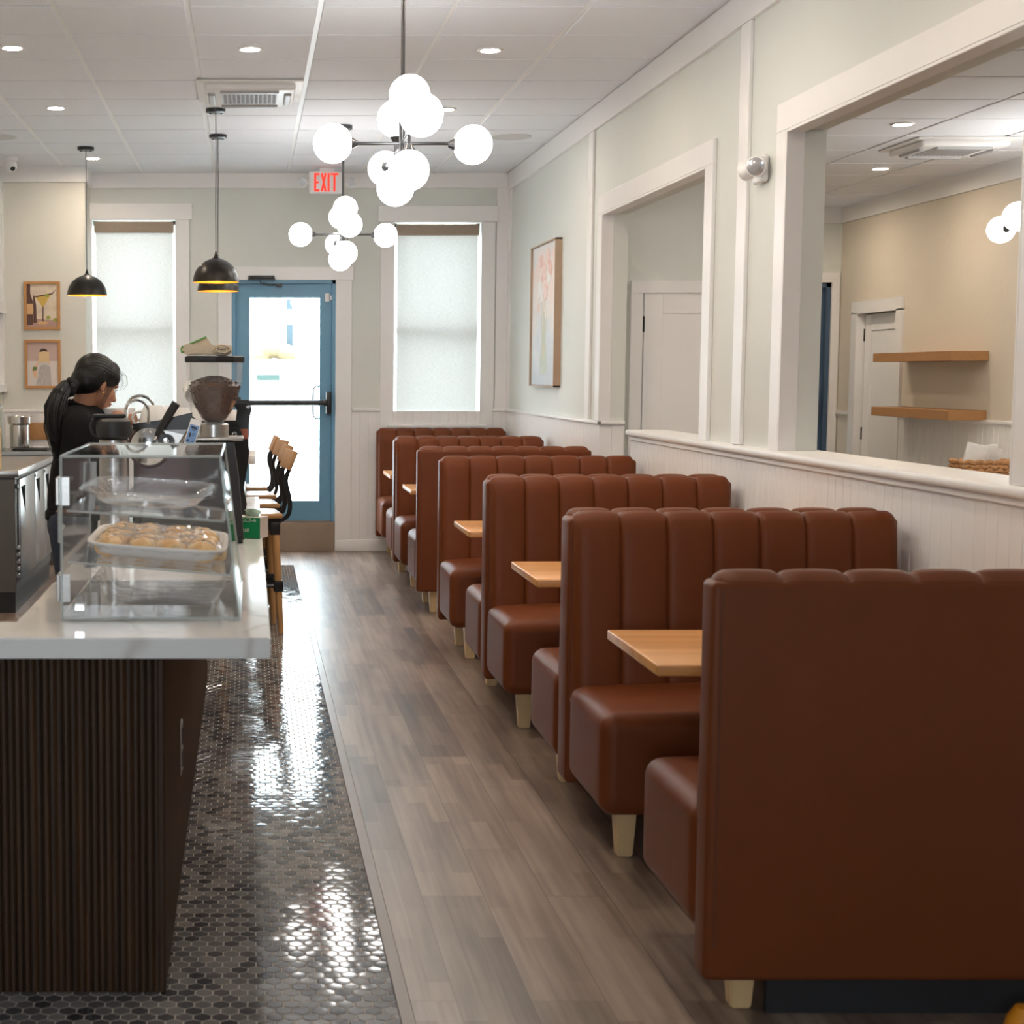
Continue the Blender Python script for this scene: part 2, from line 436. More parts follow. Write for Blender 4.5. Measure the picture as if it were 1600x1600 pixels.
# ceiling: grid plane with drop tiles
def ceiling(name, x0, x1, y0, y1, z, gx, gy, label):
    c = struct(name, MB().box(x0, x1, y0, y1, z, z+.1), GRIDM, label, 'ceiling', smooth=0)
    mb = MB(); p = .61; i = math.floor((x0-gx)/p)
    while gx + i*p < x1:
        j = math.floor((y0-gy)/p)
        while gy + j*p < y1:
            a0, a1 = max(x0, gx+i*p+.013), min(x1, gx+(i+1)*p-.013); b0, b1 = max(y0, gy+j*p+.013), min(y1, gy+(j+1)*p-.013)
            if a1-a0 > .03 and b1-b0 > .03:
                e = random.uniform(-.0008, .0008)
                mb.box(a0, a1, b0, b1, z-.008+e, z+.001, .003, 1)
            j += 1
        i += 1
    mb.build('ceiling_tiles', CEILM, c, 35)
    return c
ceiling('ceiling', LW-.3, XW, BACK, D, CZ, -.889+.0, 7.99-.61*20, 'white suspended tile ceiling over the booth room')
ceiling('ceiling_1', HW, XR, 2.5, D, CZ2, 2.62, .25, 'white suspended tile ceiling seen through the openings')

# street wall with two windows and the door
WIN1, WIN2 = (-1.31, -.61, 1.08, 2.79), (1.225, 1.955, 1.08, 2.77)
DOOR = (-.14, .735, 0, 2.29); DOOR2 = (4.02, 4.90, 0, 2.27)
struct('wall_back', wall_grid(MB(), (LW-.3, XR+.3), (0, 3.4), [WIN1, WIN2, DOOR, DOOR2], 'X', D, D+.2), SAGE, 'sage green street wall with two windows and a door', 'wall', smooth=0)
struct('wall_left', MB().box(LW-.1, LW, BACK, D, 0, CZ), CREAM, 'left wall of the service area', 'wall', smooth=0)
struct('wall_left_1', MB().box(LW, -1.324, 12.98, D, 0, CZ), CREAM, 'cream projecting wall section behind the service counter', 'wall', smooth=0)
struct('wall_front', wall_grid(MB(), (LW-.1, XR+.3), (0, 3.4), [(-1.9, -.45, 1.3, 2.4)], 'X', BACK-.2, BACK), M('dark_unseen_wall', (.10, .075, .06), .6), 'dark wall behind the camera', 'wall', smooth=0)  # unseen wall, kept dark to cut bounce; opening added to light the counter front
O1 = (7.616, 9.83); O2 = (4.49, 6.49); OT = 2.485; SZ = 1.15; PASS = (9.0, 9.83)
struct('wall_right', wall_grid(MB(), (BACK, D), (0, CZ), [(PASS[0], PASS[1], 0, OT), (O1[0], PASS[0], SZ, OT), (*O2, SZ, OT)], 'Y', XW, HW), SAGE, 'pale sage dividing wall with two large openings', 'wall', smooth=0)
struct('wall_right_1', wall_grid(MB(), (2.5, D), (0, CZ), [(12.17, 13.0, 0, 2.0)], 'Y', XR, XR+.12).box(XR+.13, XR+.25, 2.5, D, 0, CZ), M('warm_plaster', (.69, .62, .52), .6, var=.03, vscale=3, bump=.35, bscale=22), 'far wall of the next room with a white door', 'wall', smooth=0)
struct('wall_right_2', MB().box(HW, 3.52, 10.2, 10.32, 0, CZ2), SAGE, 'wall with a white door seen through the first opening', 'wall', smooth=0)
struct('wall_front_1', MB().box(HW, XR+.2, 2.3, 2.5, 0, CZ), CREAM, 'near wall of the next room', 'wall', smooth=0)

def bead(mb, u0, u1, z0, z1, face, axis, sgn, pitch=.075):
    """beadboard: strip of boards with V grooves; face = wall plane, sgn = direction towards the room"""
    t = face + sgn*.012; g = face + sgn*.0085
    prof = []; u = u0
    while u < u1-1e-6:
        v = min(u+pitch, u1); prof += [(u+.002, t), (v-.004, t), (v-.001, g)]; u = v
    f = (lambda u_, t_, z: (u_, t_, z)) if axis == 'X' else (lambda u_, t_, z: (t_, u_, z))
    mb.grid([[f(u_, t_, z) for u_, t_ in prof] for z in (z0, z1)]); return mb
# cornices
tr = MB()
tr.box(LW, XW, D-.025, D, 3.05, CZ-.006); tr.box(LW, -1.30, 12.955, 12.98, 3.05, CZ-.006); tr.box(-1.324, -1.30, 12.98, D-.025, 3.05, CZ-.006)
struct('trim_2', tr, WHITE, 'white band below the ceiling on the street wall', 'trim', smooth=0)
struct('trim_3', MB().box(XW-.022, XW, BACK, D-.025, 3.03, CZ-.006), WHITE, 'white band below the ceiling on the dividing wall', 'trim', smooth=0)
struct('trim_4', MB().box(XR-.02, XR, 2.5, D, 2.76, CZ2-.006).box(HW, XR, D-.02, D, 2.76, CZ2-.006), WHITE, 'white band below the ceiling of the next room', 'trim', smooth=0)
# right wall: casings, battens, sill, beadboard, rail
mb = MB()
def casing_right(y0, y1):
    mb.box(XW-.02, XW, y0-.115, y1+.115, OT, OT+.115, .003, 1)
    mb.box(XW-.02, XW, y0-.115, y0, 1.187, OT, .003, 1)
    mb.box(XW-.02, XW, y1, y1+.115, 1.187 if y1 < 9 else 1.214, OT, .003, 1)
    # jamb lining
    for (a, b, c, d_) in ((y0, y0+.012, SZ+.037, OT), (y1-.012, y1, SZ+.037 if y1 < 9 else 1.214, OT), (y0, y1, OT-.012, OT)):
        mb.box(XW-.02, XW+.055, a, b, c, d_, .002, 1)
casing_right(*O1); casing_right(*O2)
struct('trim_5', mb, WHITE, 'white casings around the two openings in the dividing wall', 'trim')
mb = MB()
for yb in (7.06, 10.19): mb.box(XW-.018, XW, yb-.065, yb+.065, 1.19, 3.03, .003, 1)
mb.box(XW-.018, XW, D-.12, D, 1.2, 3.05).box(XW-.11, XW-.018, D-.018, D, 1.2, 3.05)
mb.box(XW-.018, XW, 2.6, 2.73, 1.19, 3.03)
struct('trim_6', mb, WHITE, 'white vertical battens on the dividing wall', 'trim')
mb = MB(); mb.box(XW-.045, HW+.045, BACK, PASS[0]+.01, 1.152, 1.187, .012, 3); mb.box(XW-.025, XW, BACK, PASS[0], 1.128, 1.152, .004, 1)
struct('trim_7', mb, WHITE, 'white ledge cap of the half wall behind the booths', 'ledge')
mb = MB(); bead(mb, BACK, PASS[0], .12, 1.15, XW, 'Y', -1); bead(mb, 9.83, D, .12, 1.19, XW, 'Y', -1)
bead(mb, XW-.01, HW, .12, 1.19, 9.83, 'X', -1); mb.box(XW-.014, XW+.012, 9.816, 9.842, .12, 1.19); mb.box(XW-.012, HW, PASS[0]-.004, PASS[0]+.008, .0, 1.15)
struct('trim_8', mb, WHITE, 'white beadboard panelling along the dividing wall', 'panelling', smooth=0)
mb = MB(); mb.box(XW-.028, XW, 9.80, D, 1.19, 1.213, .006, 2).box(XW-.028, HW, 9.80, 9.83, 1.19, 1.213, .006, 2)
mb.box(.876, 1.115, D-.03, D, 1.19, 1.213, .006, 2).box(2.058, XW, D-.03, D, 1.19, 1.213, .006, 2).box(LW, -1.30, 12.95, 12.98, 1.19, 1.213, .006, 2).box(-.49, -.255, D-.03, D, 1.19, 1.213, .006, 2)
struct('trim_9', mb, WHITE, 'white chair rail along the street wall and corner', 'chair rail')
mb = MB(); bead(mb, .87, XW, .1, 1.19, D, 'X', -1); bead(mb, LW, -1.324, .1, 1.19, 12.98, 'X', -1); bead(mb, -1.31, -.26, .1, 1.08, D, 'X', -1)
struct('trim_10', mb, WHITE, 'white beadboard panelling on the street wall', 'panelling', smooth=0)
struct('baseboard_back', MB().box(.735, XW, D-.03, D, 0, .1, .006, 2).box(-1.31, -.14, D-.03, D, 0, .1, .006, 2), WHITE, 'white baseboard on the street wall', 'baseboard')
struct('baseboard_right', MB().box(XW-.028, XW, BACK, PASS[0], 0, .12, .006, 2).box(XW-.028, XW, 9.83, D-.03, 0, .12, .006, 2), WHITE, 'white baseboard on the dividing wall', 'baseboard')
# door and window casings on the street wall
mb = MB()
for (x0, x1, zt, zb) in ((WIN1[0], WIN1[1], 2.79, 1.08), (WIN2[0], WIN2[1], 2.77, 1.08)):
    mb.box(x0-.115, x0, D-.022, D, zb-.1 if x0 > 0 else zb-.1, zt, .003, 1).box(x1, x1+.115, D-.022, D, zb-.1, zt, .003, 1)
    mb.box(x0-.14, x1+.14, D-.028, D, zt, zt+.135, .003, 1)
    mb.box(x0-.05, x1+.05, D-.05, D+.03, zb-.03, zb, .006, 2)
struct('trim_11', mb, WHITE, 'white casings of the two street windows', 'trim')
mb = MB().box(-.255, -.14, D-.022, D, 0, 2.29, .003, 1).box(.735, .871, D-.022, D, .1, 2.29, .003, 1).box(-.275, .885, D-.026, D, 2.29, 2.40, .003, 1)
struct('trim_12', mb, WHITE, 'white casing of the blue street door', 'trim')

# windows (sash behind the blinds)
for k, (w, lab) in enumerate(((WIN1, 'left street window behind its blind'), (WIN2, 'right street window behind its blind'))):
    fr = MB(); x0, x1, z0, z1 = w; f = .03
    for (a, b, c, d_) in ((x0, x0+f, z0, z1), (x1-f, x1, z0, z1), (x0, x1, z0, z0+f), (x0, x1, z1-f, z1)): fr.box(a, b, D+.11, D+.17, c, d_)
    zm = z0 + (z1-z0)*.47
    fr.box(x0, x1, D+.08, D+.16, zm-.03, zm+.03)
    wn = struct('window_%d' % (k+1), fr, WHITE, lab, 'window', smooth=0)
    MB().box(x0+f, x1-f, D+.135, D+.139, z0+f, z1-f).build('pane', GLASSP, wn, 0)
    portal((x0+x1)/2, (z0+z1)/2, x1-x0, z1-z0, D+.22, -PI/2)
portal(.3, 1.35, .7, 1.9, D+.22, -PI/2)
portal(-1.175, 1.85, 1.45, 1.1, BACK-.22, PI/2)
# blinds
def blind(x0, x1, z0, z1, label):
    t = thing('roller_blind', label, 'blind', ((x0+x1)/2, D+.03, z0))
    mb = MB(); n = 24
    mb.box(x0, x1, D+.028, D+.030, z0+.02, z1-.06)
    mb.build('shade', BLIND, t, 0)
    MB().box(x0-.008, x1+.008, D-.005, D+.055, z1-.09, z1, .008, 2).build('cassette', TAUPE, t)
    MB().box(x0, x1, D+.02, D+.04, z0, z0+.024, .004, 1).build('bottom_bar', TAUPE, t)
    return t
blind(-1.283, -.636, 1.10, 2.775, 'cream linen roller blind in the left street window')
blind(1.252, 1.930, 1.11, 2.752, 'cream linen roller blind in the right street window above the farthest booth')

# blue street door
dr = thing('door_1', 'blue glazed street door with black push bar', 'door', (.3, D+.05, .25), kind='structure')
mb = MB()
mb.box(-.14, -.108, D, D+.12, .25, 2.29).box(.705, .735, D, D+.12, .25, 2.29).box(-.14, .735, D, D+.12, 2.26, 2.29)
mb.box(-.12, -.085, D+.08, D+.12, .25, 2.27).box(.685, .72, D+.08, D+.12, .25, 2.27).box(-.12, .72, D+.08, D+.12, 2.24, 2.28); mb.build('door_frame', BLUE, dr)
gx0, gx1, gz0, gz1 = .011, .603, .427, 2.144
mb = MB(); wall_grid(mb, (-.104, .701), (.262, 2.257), [(gx0, gx1, gz0, gz1)], 'X', D+.03, D+.075); mb.build('door_leaf', BLUE, dr, 0)
MB().box(gx0, gx1, D+.05, D+.056, gz0, gz1).build('pane', GLASSP, dr, 0)
pb = MB(); pb.cyl((-.08, D-.045, 1.262), (.64, D-.045, 1.262), .024, seg=16); pb.build('push_bar', BLACK, dr)
mb = MB().box(.655, .70, D-.055, D+.03, 1.165, 1.355, .008, 2).box(.63, .67, D-.065, D-.01, 1.235, 1.29, .008, 2).box(-.10, -.06, D-.065, D+.03, 1.21, 1.31, .008, 2)
mb.build('bar_latch', BLACK, dr)
mb = MB(); q = [(.60, D+.12, 1.40), (.575, D+.15, 1.40), (.555, D+.15, 1.375), (.552, D+.15, 1.26), (.555, D+.15, 1.15), (.575, D+.15, 1.125), (.60, D+.12, 1.125)]
mb.tube(q, .009); mb.build('outer_handle', BLACK, dr)
mb = MB().box(.0, .22, D-.06, D-.01, 2.295, 2.325, .006, 2).box(-.004, .224, D-.062, D-.008, 2.287, 2.296)
mb.tube([(.105, D-.04, 2.29), (.10, D-.04, 2.265), (.16, D-.05, 2.25), (.175, D-.05, 2.245), (.24, D-.03, 2.25)], .006)
mb.box(.235, .285, D-.03, D+.03, 2.235, 2.255)
mb.build('door_closer', BLACK, dr)
MB().box(.645, .683, D+.012, D+.03, 2.11, 2.18, .004, 2).box(.69, .704, D+.005, D+.03, 2.125, 2.16).build('door_sensor', WHITE, dr)
struct('trim_13', MB().box(-.14, .735, D-.005, D+.2, -.05, .245, .012, 3), CONC, 'rough concrete sill below the blue street door', 'door sill')
struct('trim_14', MB().box(-.12, .72, D+.0, D+.16, .245, .262), STEEL, 'metal threshold of the blue street door', 'threshold')
# second street door, in the next room
d2 = thing('door_2', 'dark blue street door seen through the second opening', 'door', (4.46, D+.05, 0), kind='structure')
mb = MB().box(4.02, 4.06, D, D+.12, 0, 2.27).box(4.86, 4.90, D, D+.12, 0, 2.27).box(4.02, 4.90, D, D+.12, 2.23, 2.27); mb.build('door_frame', NAVY, d2)
MB().box(4.06, 4.86, D+.04, D+.09, .01, 2.23).build('door_leaf', NAVY, d2)
MB().box(4.10, 4.82, D-.03, D+.04, 1.20, 1.27, .01, 2).build('push_bar', BLACK, d2)
MB().box(4.45, 4.72, D-.03, D+.04, 2.14, 2.20, .01, 2).build('door_closer', BLACK, d2)
struct('trim_15', MB().box(3.92, 4.02, D-.022, D, 0, 2.27).box(4.90, 4.965, D-.022, D, 0, 2.27).box(3.90, 4.965, D-.022, D, 2.27, 2.35), WHITE, 'white casing of the dark blue door', 'trim')
# white doors
def panel_door(name, axis, face, sgn, u0, u1, z1, label, hinge_u):
    d = thing(name, label, 'door', ((u0+u1)/2, face, 0) if axis == 'X' else (face, (u0+u1)/2, 0), kind='structure')
    def bx(mb, a, b, t0, t1, c, e, bev=0):
        t0, t1 = sorted((face+sgn*t0, face+sgn*t1))
        return mb.box(a, b, t0, t1, c, e, bev, 1) if axis == 'X' else mb.box(t0, t1, a, b, c, e, bev, 1)
    m = MB(); bx(m, u0+.012, u1-.012, -.03, .0, .01, z1)
    for (a, b, c, e) in ((u0+.012, u0+.13, .01, z1), (u1-.13, u1-.012, .01, z1), (u0+.13, u1-.13, .01, .22), (u0+.13, u1-.13, z1-.13, z1)): bx(m, a, b, 0, .010, c, e, .002)
    m.build('door_leaf', WHITE, d)
    m = MB()
    for z in (.2, 1.02, 1.82): bx(m, hinge_u-.011, hinge_u+.011, .0, .018, z-.05, z+.05, .002)
    m.build('hinge', BLACK, d)
    return d
panel_door('door_3', 'X', 10.19, -1, 2.52, 3.40, 2.02, 'white panelled door straight through the first opening', 2.523)
struct('trim_16', MB().box(2.445, 2.52, 10.17, 10.2, 0, 2.02).box(3.40, 3.475, 10.17, 10.2, 0, 2.02).box(2.445, 3.475, 10.165, 10.2, 2.02, 2.095), WHITE, 'white casing of the panelled door in the first opening', 'trim')
panel_door('door_4', 'Y', XR+.06, -1, 12.20, 12.98, 1.985, 'white panelled door beside the oak shelves in the next room', 12.98)
struct('trim_17', MB().box(XR-.02, XR, 12.98, 13.1, 0, 2.0).box(XR-.02, XR, 12.09, 12.2, 0, 2.0).box(XR-.02, XR, 12.09, 13.1, 1.99, 2.09).box(XR, XR+.06, 12.98, 13.0, 0, 2.0).box(XR, XR+.06, 12.15, 12.2, 0, 2.0), WHITE, 'white casing of the door in the next room', 'trim')
mb = MB(); bead(mb, 2.6, 12.09, .1, 1.17, XR, 'Y', -1); mb.box(XR-.028, XR, 2.6, 12.09, 1.17, 1.195, .006, 2).box(XR-.028, XR, 13.1, D, 1.17, 1.195)
struct('trim_18', mb, WHITE, 'white beadboard and rail on the far wall of the next room', 'panelling', smooth=0)
# white frame at the left edge
struct('trim_19', MB().box(LW, LW+.05, 12.3, 12.98, 1.99, 2.09).box(LW, LW+.05, 12.3, 12.98, 1.36, 1.42).box(LW, LW+.035, 12.9, 12.98, 1.36, 3.05), WHITE, 'white framing at the left corner of the service area', 'trim', smooth=0)

# ================================================================= outdoors
struct('ground', MB().box(-14, 20, D+.2, 60, -.3, .2), M('pale_paving', (.7, .7, .68), .9), 'pale paving outside the street door', 'ground', smooth=0)
bl = thing('building', 'sunlit white building across the street', 'building', (2, 32, .2))
MB().box(-12, 18, 32, 34, .2, 9).build('facade', M('white_render', (.85, .85, .83), .9), bl, 0)
gd = M('reflecting_glass_blue', srgb(10, 34, 42), .6)
for (x0, x1, z0, z1) in ((.76, .90, 2.05, 2.5), (.76, .90, 2.8, 3.0)): MB().box(x0, x1, 31.94, 32.0, z0, z1).build('window', gd, bl, 0)

sh = MB()
for i in range(14): sh.ball((.15+.05*i+random.uniform(-.03, .03), 31.6, 1.62+.42*math.sin(PI*(i+2)/18)*.9+random.uniform(-.05, .05)), random.uniform(.12, .2), 10, 6)
sh.cyl((.45, 31.6, .2), (.45, 31.6, 1.8), .06)
for i in range(9): sh.ball((.15+.09*i, 31.6, 1.5), .2, 8, 6)
tag(sh.build('shrub', M('tan_foliage', srgb(92, 80, 56), .9, var=.4, vscale=20)), 'tan dry shrub in front of the white building outside the street door', 'shrub')
gw = struct('ground_1', MB().box(-3, 6, 30.6, 30.9, .2, 1.78), M('white_garden_wall', (.82, .82, .80), .9), 'low white garden wall across the street', 'garden wall', smooth=0)
MB().box(.16, .61, 30.57, 30.61, 1.38, 1.5).build('hedge_panel', M('dark_hedge_green', srgb(18, 40, 34), .8, var=.6, vscale=25), gw, 0)

# ================================================================= booths and tables
BX, BL, BH = 1.055, 1.085, 1.05
def make_unit_meshes():
    """one seat unit facing +y, back plane at y=0; returns builders (parent given later)"""
    def cushion(mb, sg):
        nch = 7; ks = (0, .03, .08, .17, .33, .5, .67, .83, .92, .97); P = []
        prof = [(.165, .42), (.160, .50), (.146, .65), (.132, .80), (.120, .93), (.114, .985), (.104, 1.02), (.085, 1.043), (.06, 1.052), (.03, 1.048), (.008, 1.030), (.004, 1.0)]
        e = .012; us = []
        for c in range(nch):
            for k in ks: us.append((e + (BL-2*e)*(c + k)/nch, k))
        us.append((BL-e, 0.0))
        for i, (y, z) in enumerate(prof):
            row = []
            a = prof[max(i-1, 0)]; b = prof[min(i+1, len(prof)-1)]; dy, dz = b[0]-a[0], b[1]-a[1]; L = math.hypot(dy, dz); ny, nz = dz/L, -dy/L
            for (u, k) in us:
                w = abs(2*k-1)
                d = (.002 - .009*w**14 - .006*w**3) * (1.0 if i < 9 else max(0, (11-i)/3))
                edge = min(u-e, BL-e-u)/.03
                if edge < 1: d -= .022*(1-math.sqrt(max(0, 1-(1-edge)**2)))
                row.append((u, sg*(y + ny*d), z + nz*d))
            P.append(row)
        mb.grid(P)
        # closed ends
        for col in (0, -1):
            ring = [mb.bm.verts.new(r[col]) for r in P] + [mb.bm.verts.new((P[0][col][0], 0, .42))]
            try: mb.bm.faces.new(ring)
            except ValueError: pass
        return mb
    def seat(mb, sg):
        def f(p):
            x, y, z = p
            if z > 0: z += .030*max(0, 1-abs(x/(BL/2))**3)*max(0, 1-abs(y/.245)**3)
            if z < -.1: pass
            else: y *= 1.0
            return (x, y, z)
        mb.rbox((BL/2, sg*(.10+.255), .33), (BL/2, .255, .155), .048, 5, 10, f); return mb
    return cushion, seat
def leg_mesh(x, y):
    mb = MB(); a, b = .036, .024
    t = [mb.bm.verts.new((x+sx*a, y+sy*a, .19)) for sx, sy in ((-1, -1), (1, -1), (1, 1), (-1, 1))]
    q = [mb.bm.verts.new((x+sx*b, y+sy*b, 0)) for sx, sy in ((-1, -1), (1, -1), (1, 1), (-1, 1))]
    for i in range(4): mb.bm.faces.new((t[i], t[(i+1) % 4], q[(i+1) % 4], q[i]))
    mb.bm.faces.new(t); mb.bm.faces.new(list(reversed(q)))
    bmesh.ops.bevel(mb.bm, geom=list(mb.bm.edges), offset=.004, segments=2, affect='EDGES')
    return mb
def make_booth(name, sides, label, legs=((.12, .09), (.12, .50)), zb=.14):
    t = thing(name, label, 'booth', (0, 0, 0), 'brown leather booths along the dividing wall')
    cu, se = make_unit_meshes()
    if len(sides) == 2: MB().rbox((BL/2, 0, (zb+1.03)/2), (BL/2, .07, (1.03-zb)/2), .018, 3, 2).build('back_shell', LEATHER, t, 50, local=True)
    else:
        MB().rbox((BL/2, sides[0]*.045, (zb+1.03)/2), (BL/2, .045, (1.03-zb)/2), .016, 3, 2).build('back_shell', LEATHER, t, 50, local=True)
        for u in (.022, BL-.022): MB().tube([(u, sides[0]*-.0005, .18), (u, sides[0]*-.0005, 1.01)], .0016, 5).build('seam', STITCH, t, 50, local=True)
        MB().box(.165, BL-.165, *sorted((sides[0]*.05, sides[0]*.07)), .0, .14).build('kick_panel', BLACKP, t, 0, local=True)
    for sg in sides:
        mb = cu(MB(), sg); mb.build('backrest', LEATHER, t, 40, local=True)
        se(MB(), sg).build('seat', LEATHER, t, 60, local=True)
        for lx, y in (((.12, .40 if sg < 0 else .51),) if len(sides) == 2 else legs):
            for x in (lx, BL-lx): leg_mesh(x, sg*y).build('leg', LEGWOOD, t, 30, local=True)
    return t
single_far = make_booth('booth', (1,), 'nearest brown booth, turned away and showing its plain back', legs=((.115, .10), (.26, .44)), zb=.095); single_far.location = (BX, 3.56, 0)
double = make_booth('booth_double', (1, -1), 'second booth from the front, double sided with channelled brown back'); double.location = (BX, 5.245, 0)
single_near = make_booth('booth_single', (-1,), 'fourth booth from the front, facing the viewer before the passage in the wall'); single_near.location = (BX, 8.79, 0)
dup(double, (BX, 7.045, 0), 'third booth from the front, double sided with channelled brown back')
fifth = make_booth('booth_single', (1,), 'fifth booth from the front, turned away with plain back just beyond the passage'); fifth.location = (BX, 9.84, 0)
dup(double, (BX, 11.50, 0), 'sixth booth from the front, double sided, next to last before the street window')
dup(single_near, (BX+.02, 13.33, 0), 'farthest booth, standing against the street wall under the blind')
for o in list(COL.objects):
    if o.type == 'EMPTY' and o.name.startswith(('booth_double', 'booth_single')): o.name = 'booth'

tb = thing('booth_table', 'wooden booth table between the first and second booths', 'table', (1.07, 4.375, 0), 'wooden booth tables')
TL = 1.07
MB().box(0, TL, -.29, .29, .712, .742, .005, 3).build('tabletop', BEECH, tb, 35, local=True)
MB().cyl((.55, 0, .02), (.55, 0, .70), .038, seg=20).build('post', BLACK, tb, 35, local=True)
MB().box(.42, .68, -.2, .2, .700, .712).build('top_plate', BLACK, tb, 35, local=True)
MB().rbox((.55, 0, .012), (.27, .2, .012), .01, 2, 2).build('base', BLACK, tb, 35, local=True)
for y, lab in ((6.105, 'wooden booth table between the second and third booths'), (7.90, 'wooden booth table between the third and fourth booths'),
               (10.65, 'wooden booth table between the fifth and sixth booths'), (12.22, 'wooden booth table between the sixth and farthest booths')):
    dup(tb, (1.07, y, 0), lab)

# ================================================================= service counter
CT = .90
cb = thing('counter_base', 'dark fluted walnut counter base below the white worktop', 'counter base', (-.4, 5.6, 0))
mb = MB(); pitch = .0165; R = .0072; path = []
def ribs(a, b, fixed, axis, sgn):
    n = int(abs(b-a)/pitch); out = []
    for i in range(n):
        u0 = a + (b-a)*i/n; du = (b-a)/n
        for k in range(6):
            an = PI*k/6; out.append((u0 + du*(.5-.44*math.cos(an)), fixed + sgn*R*math.sin(an)))
    return [(u, t) if axis == 'X' else (t, u) for u, t in out]
pts = ribs(-1.99, -.212, 3.728, 'X', -1) + [(-.205, 3.722), (-.200, 3.732)] + ribs(3.745, 7.70, -.208, 'Y', 1)
mb.grid([[(x, y, z) for x, y in pts] for z in (.006, CT-.048)])
mb.build('fluted_panel', FLUTE, cb, 50)
MB().box(-1.99, -.212, 3.729, 3.79, .0, CT-.05).box(-.52, -.209, 3.79, 7.70, .0, CT-.05).build('carcass', M('dark_carcass', srgb(46, 34, 28), .6), cb, 0)
op = MB().box(-.203, -.196, 4.55, 4.66, .325, .475, .004, 2).build('outlet_plate', STEEL, cb)
MB().box(-.197, -.194, 4.585, 4.625, .345, .39, .003, 1).box(-.197, -.194, 4.585, 4.625, .41, .455, .003, 1).build('socket', BLACKP, op)
ct = MB(); ct.prism([(.051, 3.573), (.051, 7.76), (-.56, 7.76), (-.56, 3.805), (-2.0, 3.805), (-2.0, 3.573)], 'z', CT-.048, CT)
bmesh.ops.bevel(ct.bm, geom=list(ct.bm.edges), offset=.003, segments=2, affect='EDGES')
tag(ct.build('countertop', QUARTZ, None, 35), 'white quartz worktop on the dark fluted counter', 'countertop')
# raised bar behind
bar = thing('bar_ledge', 'raised bar with pale top standing beyond the counter end', 'bar', (-.3, 10, 0))
MB().box(-.55, .04, 8.6, 11.5, 1.012, 1.062, .003, 2).build('bar_top', QUARTZ, bar)
mb = MB(); mb.grid([[(x, y, z) for x, y in ribs(8.7, 11.45, -.215, 'Y', 1)] for z in (.0, 1.012)]); mb.box(-.52, -.216, 8.7, 11.45, 0, 1.012)
mb.build('bar_base', FLUTE, bar, 50)
# stools
def make_stool():
    t = thing('bar_stool', 'nearest of the four bar stools, oak seat on black frame', 'stool', (0, 0, 0), 'oak and black bar stools in a row at the bar')
    # faces -x (towards the bar); seat spans x -.38..0
    MB().rbox((-.19, 0, .685), (.19, .19, .015), .012, 3, 3).build('seat', STOOLWOOD, t, 40, local=True)
    MB().box(-.365, -.01, -.17, .17, .640, .669, .004, 1).build('seat_frame', BLACK, t, 35, local=True)
    for sx, sy in ((-1, -1), (-1, 1), (1, -1), (1, 1)):
        xa = -.045 if sx > 0 else -.335; ya = sy*.15; xb, yb = xa + sx*.035, ya + sy*.03
        mb = MB(); mb.tube([(xa, ya, .645), (xa+(xb-xa)*.55, ya+(yb-ya)*.55, .29), (xb, yb, .0)], [.024, .022, .015], 10)
        lg = mb.build('leg', STOOLWOOD, t, 40, local=True)
        MB().box(xa-.029, xa+.029, ya-.029, ya+.029, .575, .648, .006, 2).build('leg_bracket', BLACK, lg, 40, local=True); mb = MB(); mx, my = xa+(xb-xa)*.56, ya+(yb-ya)*.56
        mb.box(mx-.026, mx+.026, my-.026, my+.026, .245, .31, .005, 2); mb.build('leg_bracket', BLACK, lg, 40, local=True)
    for (p, q) in (((-.03, -.167), (-.35, -.167)), ((-.03, .167), (-.35, .167)), ((-.025, -.167), (-.025, .167)), ((-.355, -.167), (-.355, .167))):
        MB().tube([(*p, .278), (*q, .278)], .0115, 8).build('footrest', BLACK, t, 40, local=True)
    prof = [(-.05, .655), (.0, .66), (.035, .685), (.047, .73), (.043, .79), (.028, .85), (.024, .90), (.045, .96), (.083, 1.055)]
    # smooth the side bars
    fine = []
    for i in range(len(prof)-1):
        p0, p1, p2, p3 = prof[max(i-1, 0)], prof[i], prof[i+1], prof[min(i+2, len(prof)-1)]
        for k in range(4):
            u = k/4
            fine.append(tuple(.5*((2*p1[j]) + (-p0[j]+p2[j])*u + (2*p0[j]-5*p1[j]+4*p2[j]-p3[j])*u*u + (-p0[j]+3*p1[j]-3*p2[j]+p3[j])*u**3) for j in (0, 1)))
    fine.append(prof[-1])
    for y in (-.125, .125):
        MB().strip([(x, y, z) for x, z in fine], .010, .025, (0, 1, 0)).build('back_bar', BLACK, t, 40, local=True)
    mb = MB().rbox((0, 0, 0), (.010, .19, .058), .006, 2, 2); mb.xf(Matrix.Translation((.052, 0, 1.005)) @ Matrix.Rotation(math.atan2(.038, .095), 4, 'Y'))
    mb.build('back_slat', SLATWOOD, t, 40, local=True)
    return t
st = make_stool(); st.location = (.182, 9.27, 0); st.rotation_euler = (0, 0, math.radians(6))
dup(st, (.178, 9.98, 0), 'second of the four bar stools from the camera', math.radians(6))
dup(st, (.165, 10.70, 0), 'third of the four bar stools from the camera', math.radians(8))
dup(st, (.13, 11.42, 0), 'farthest of the four bar stools, its back standing straighter', math.radians(2))

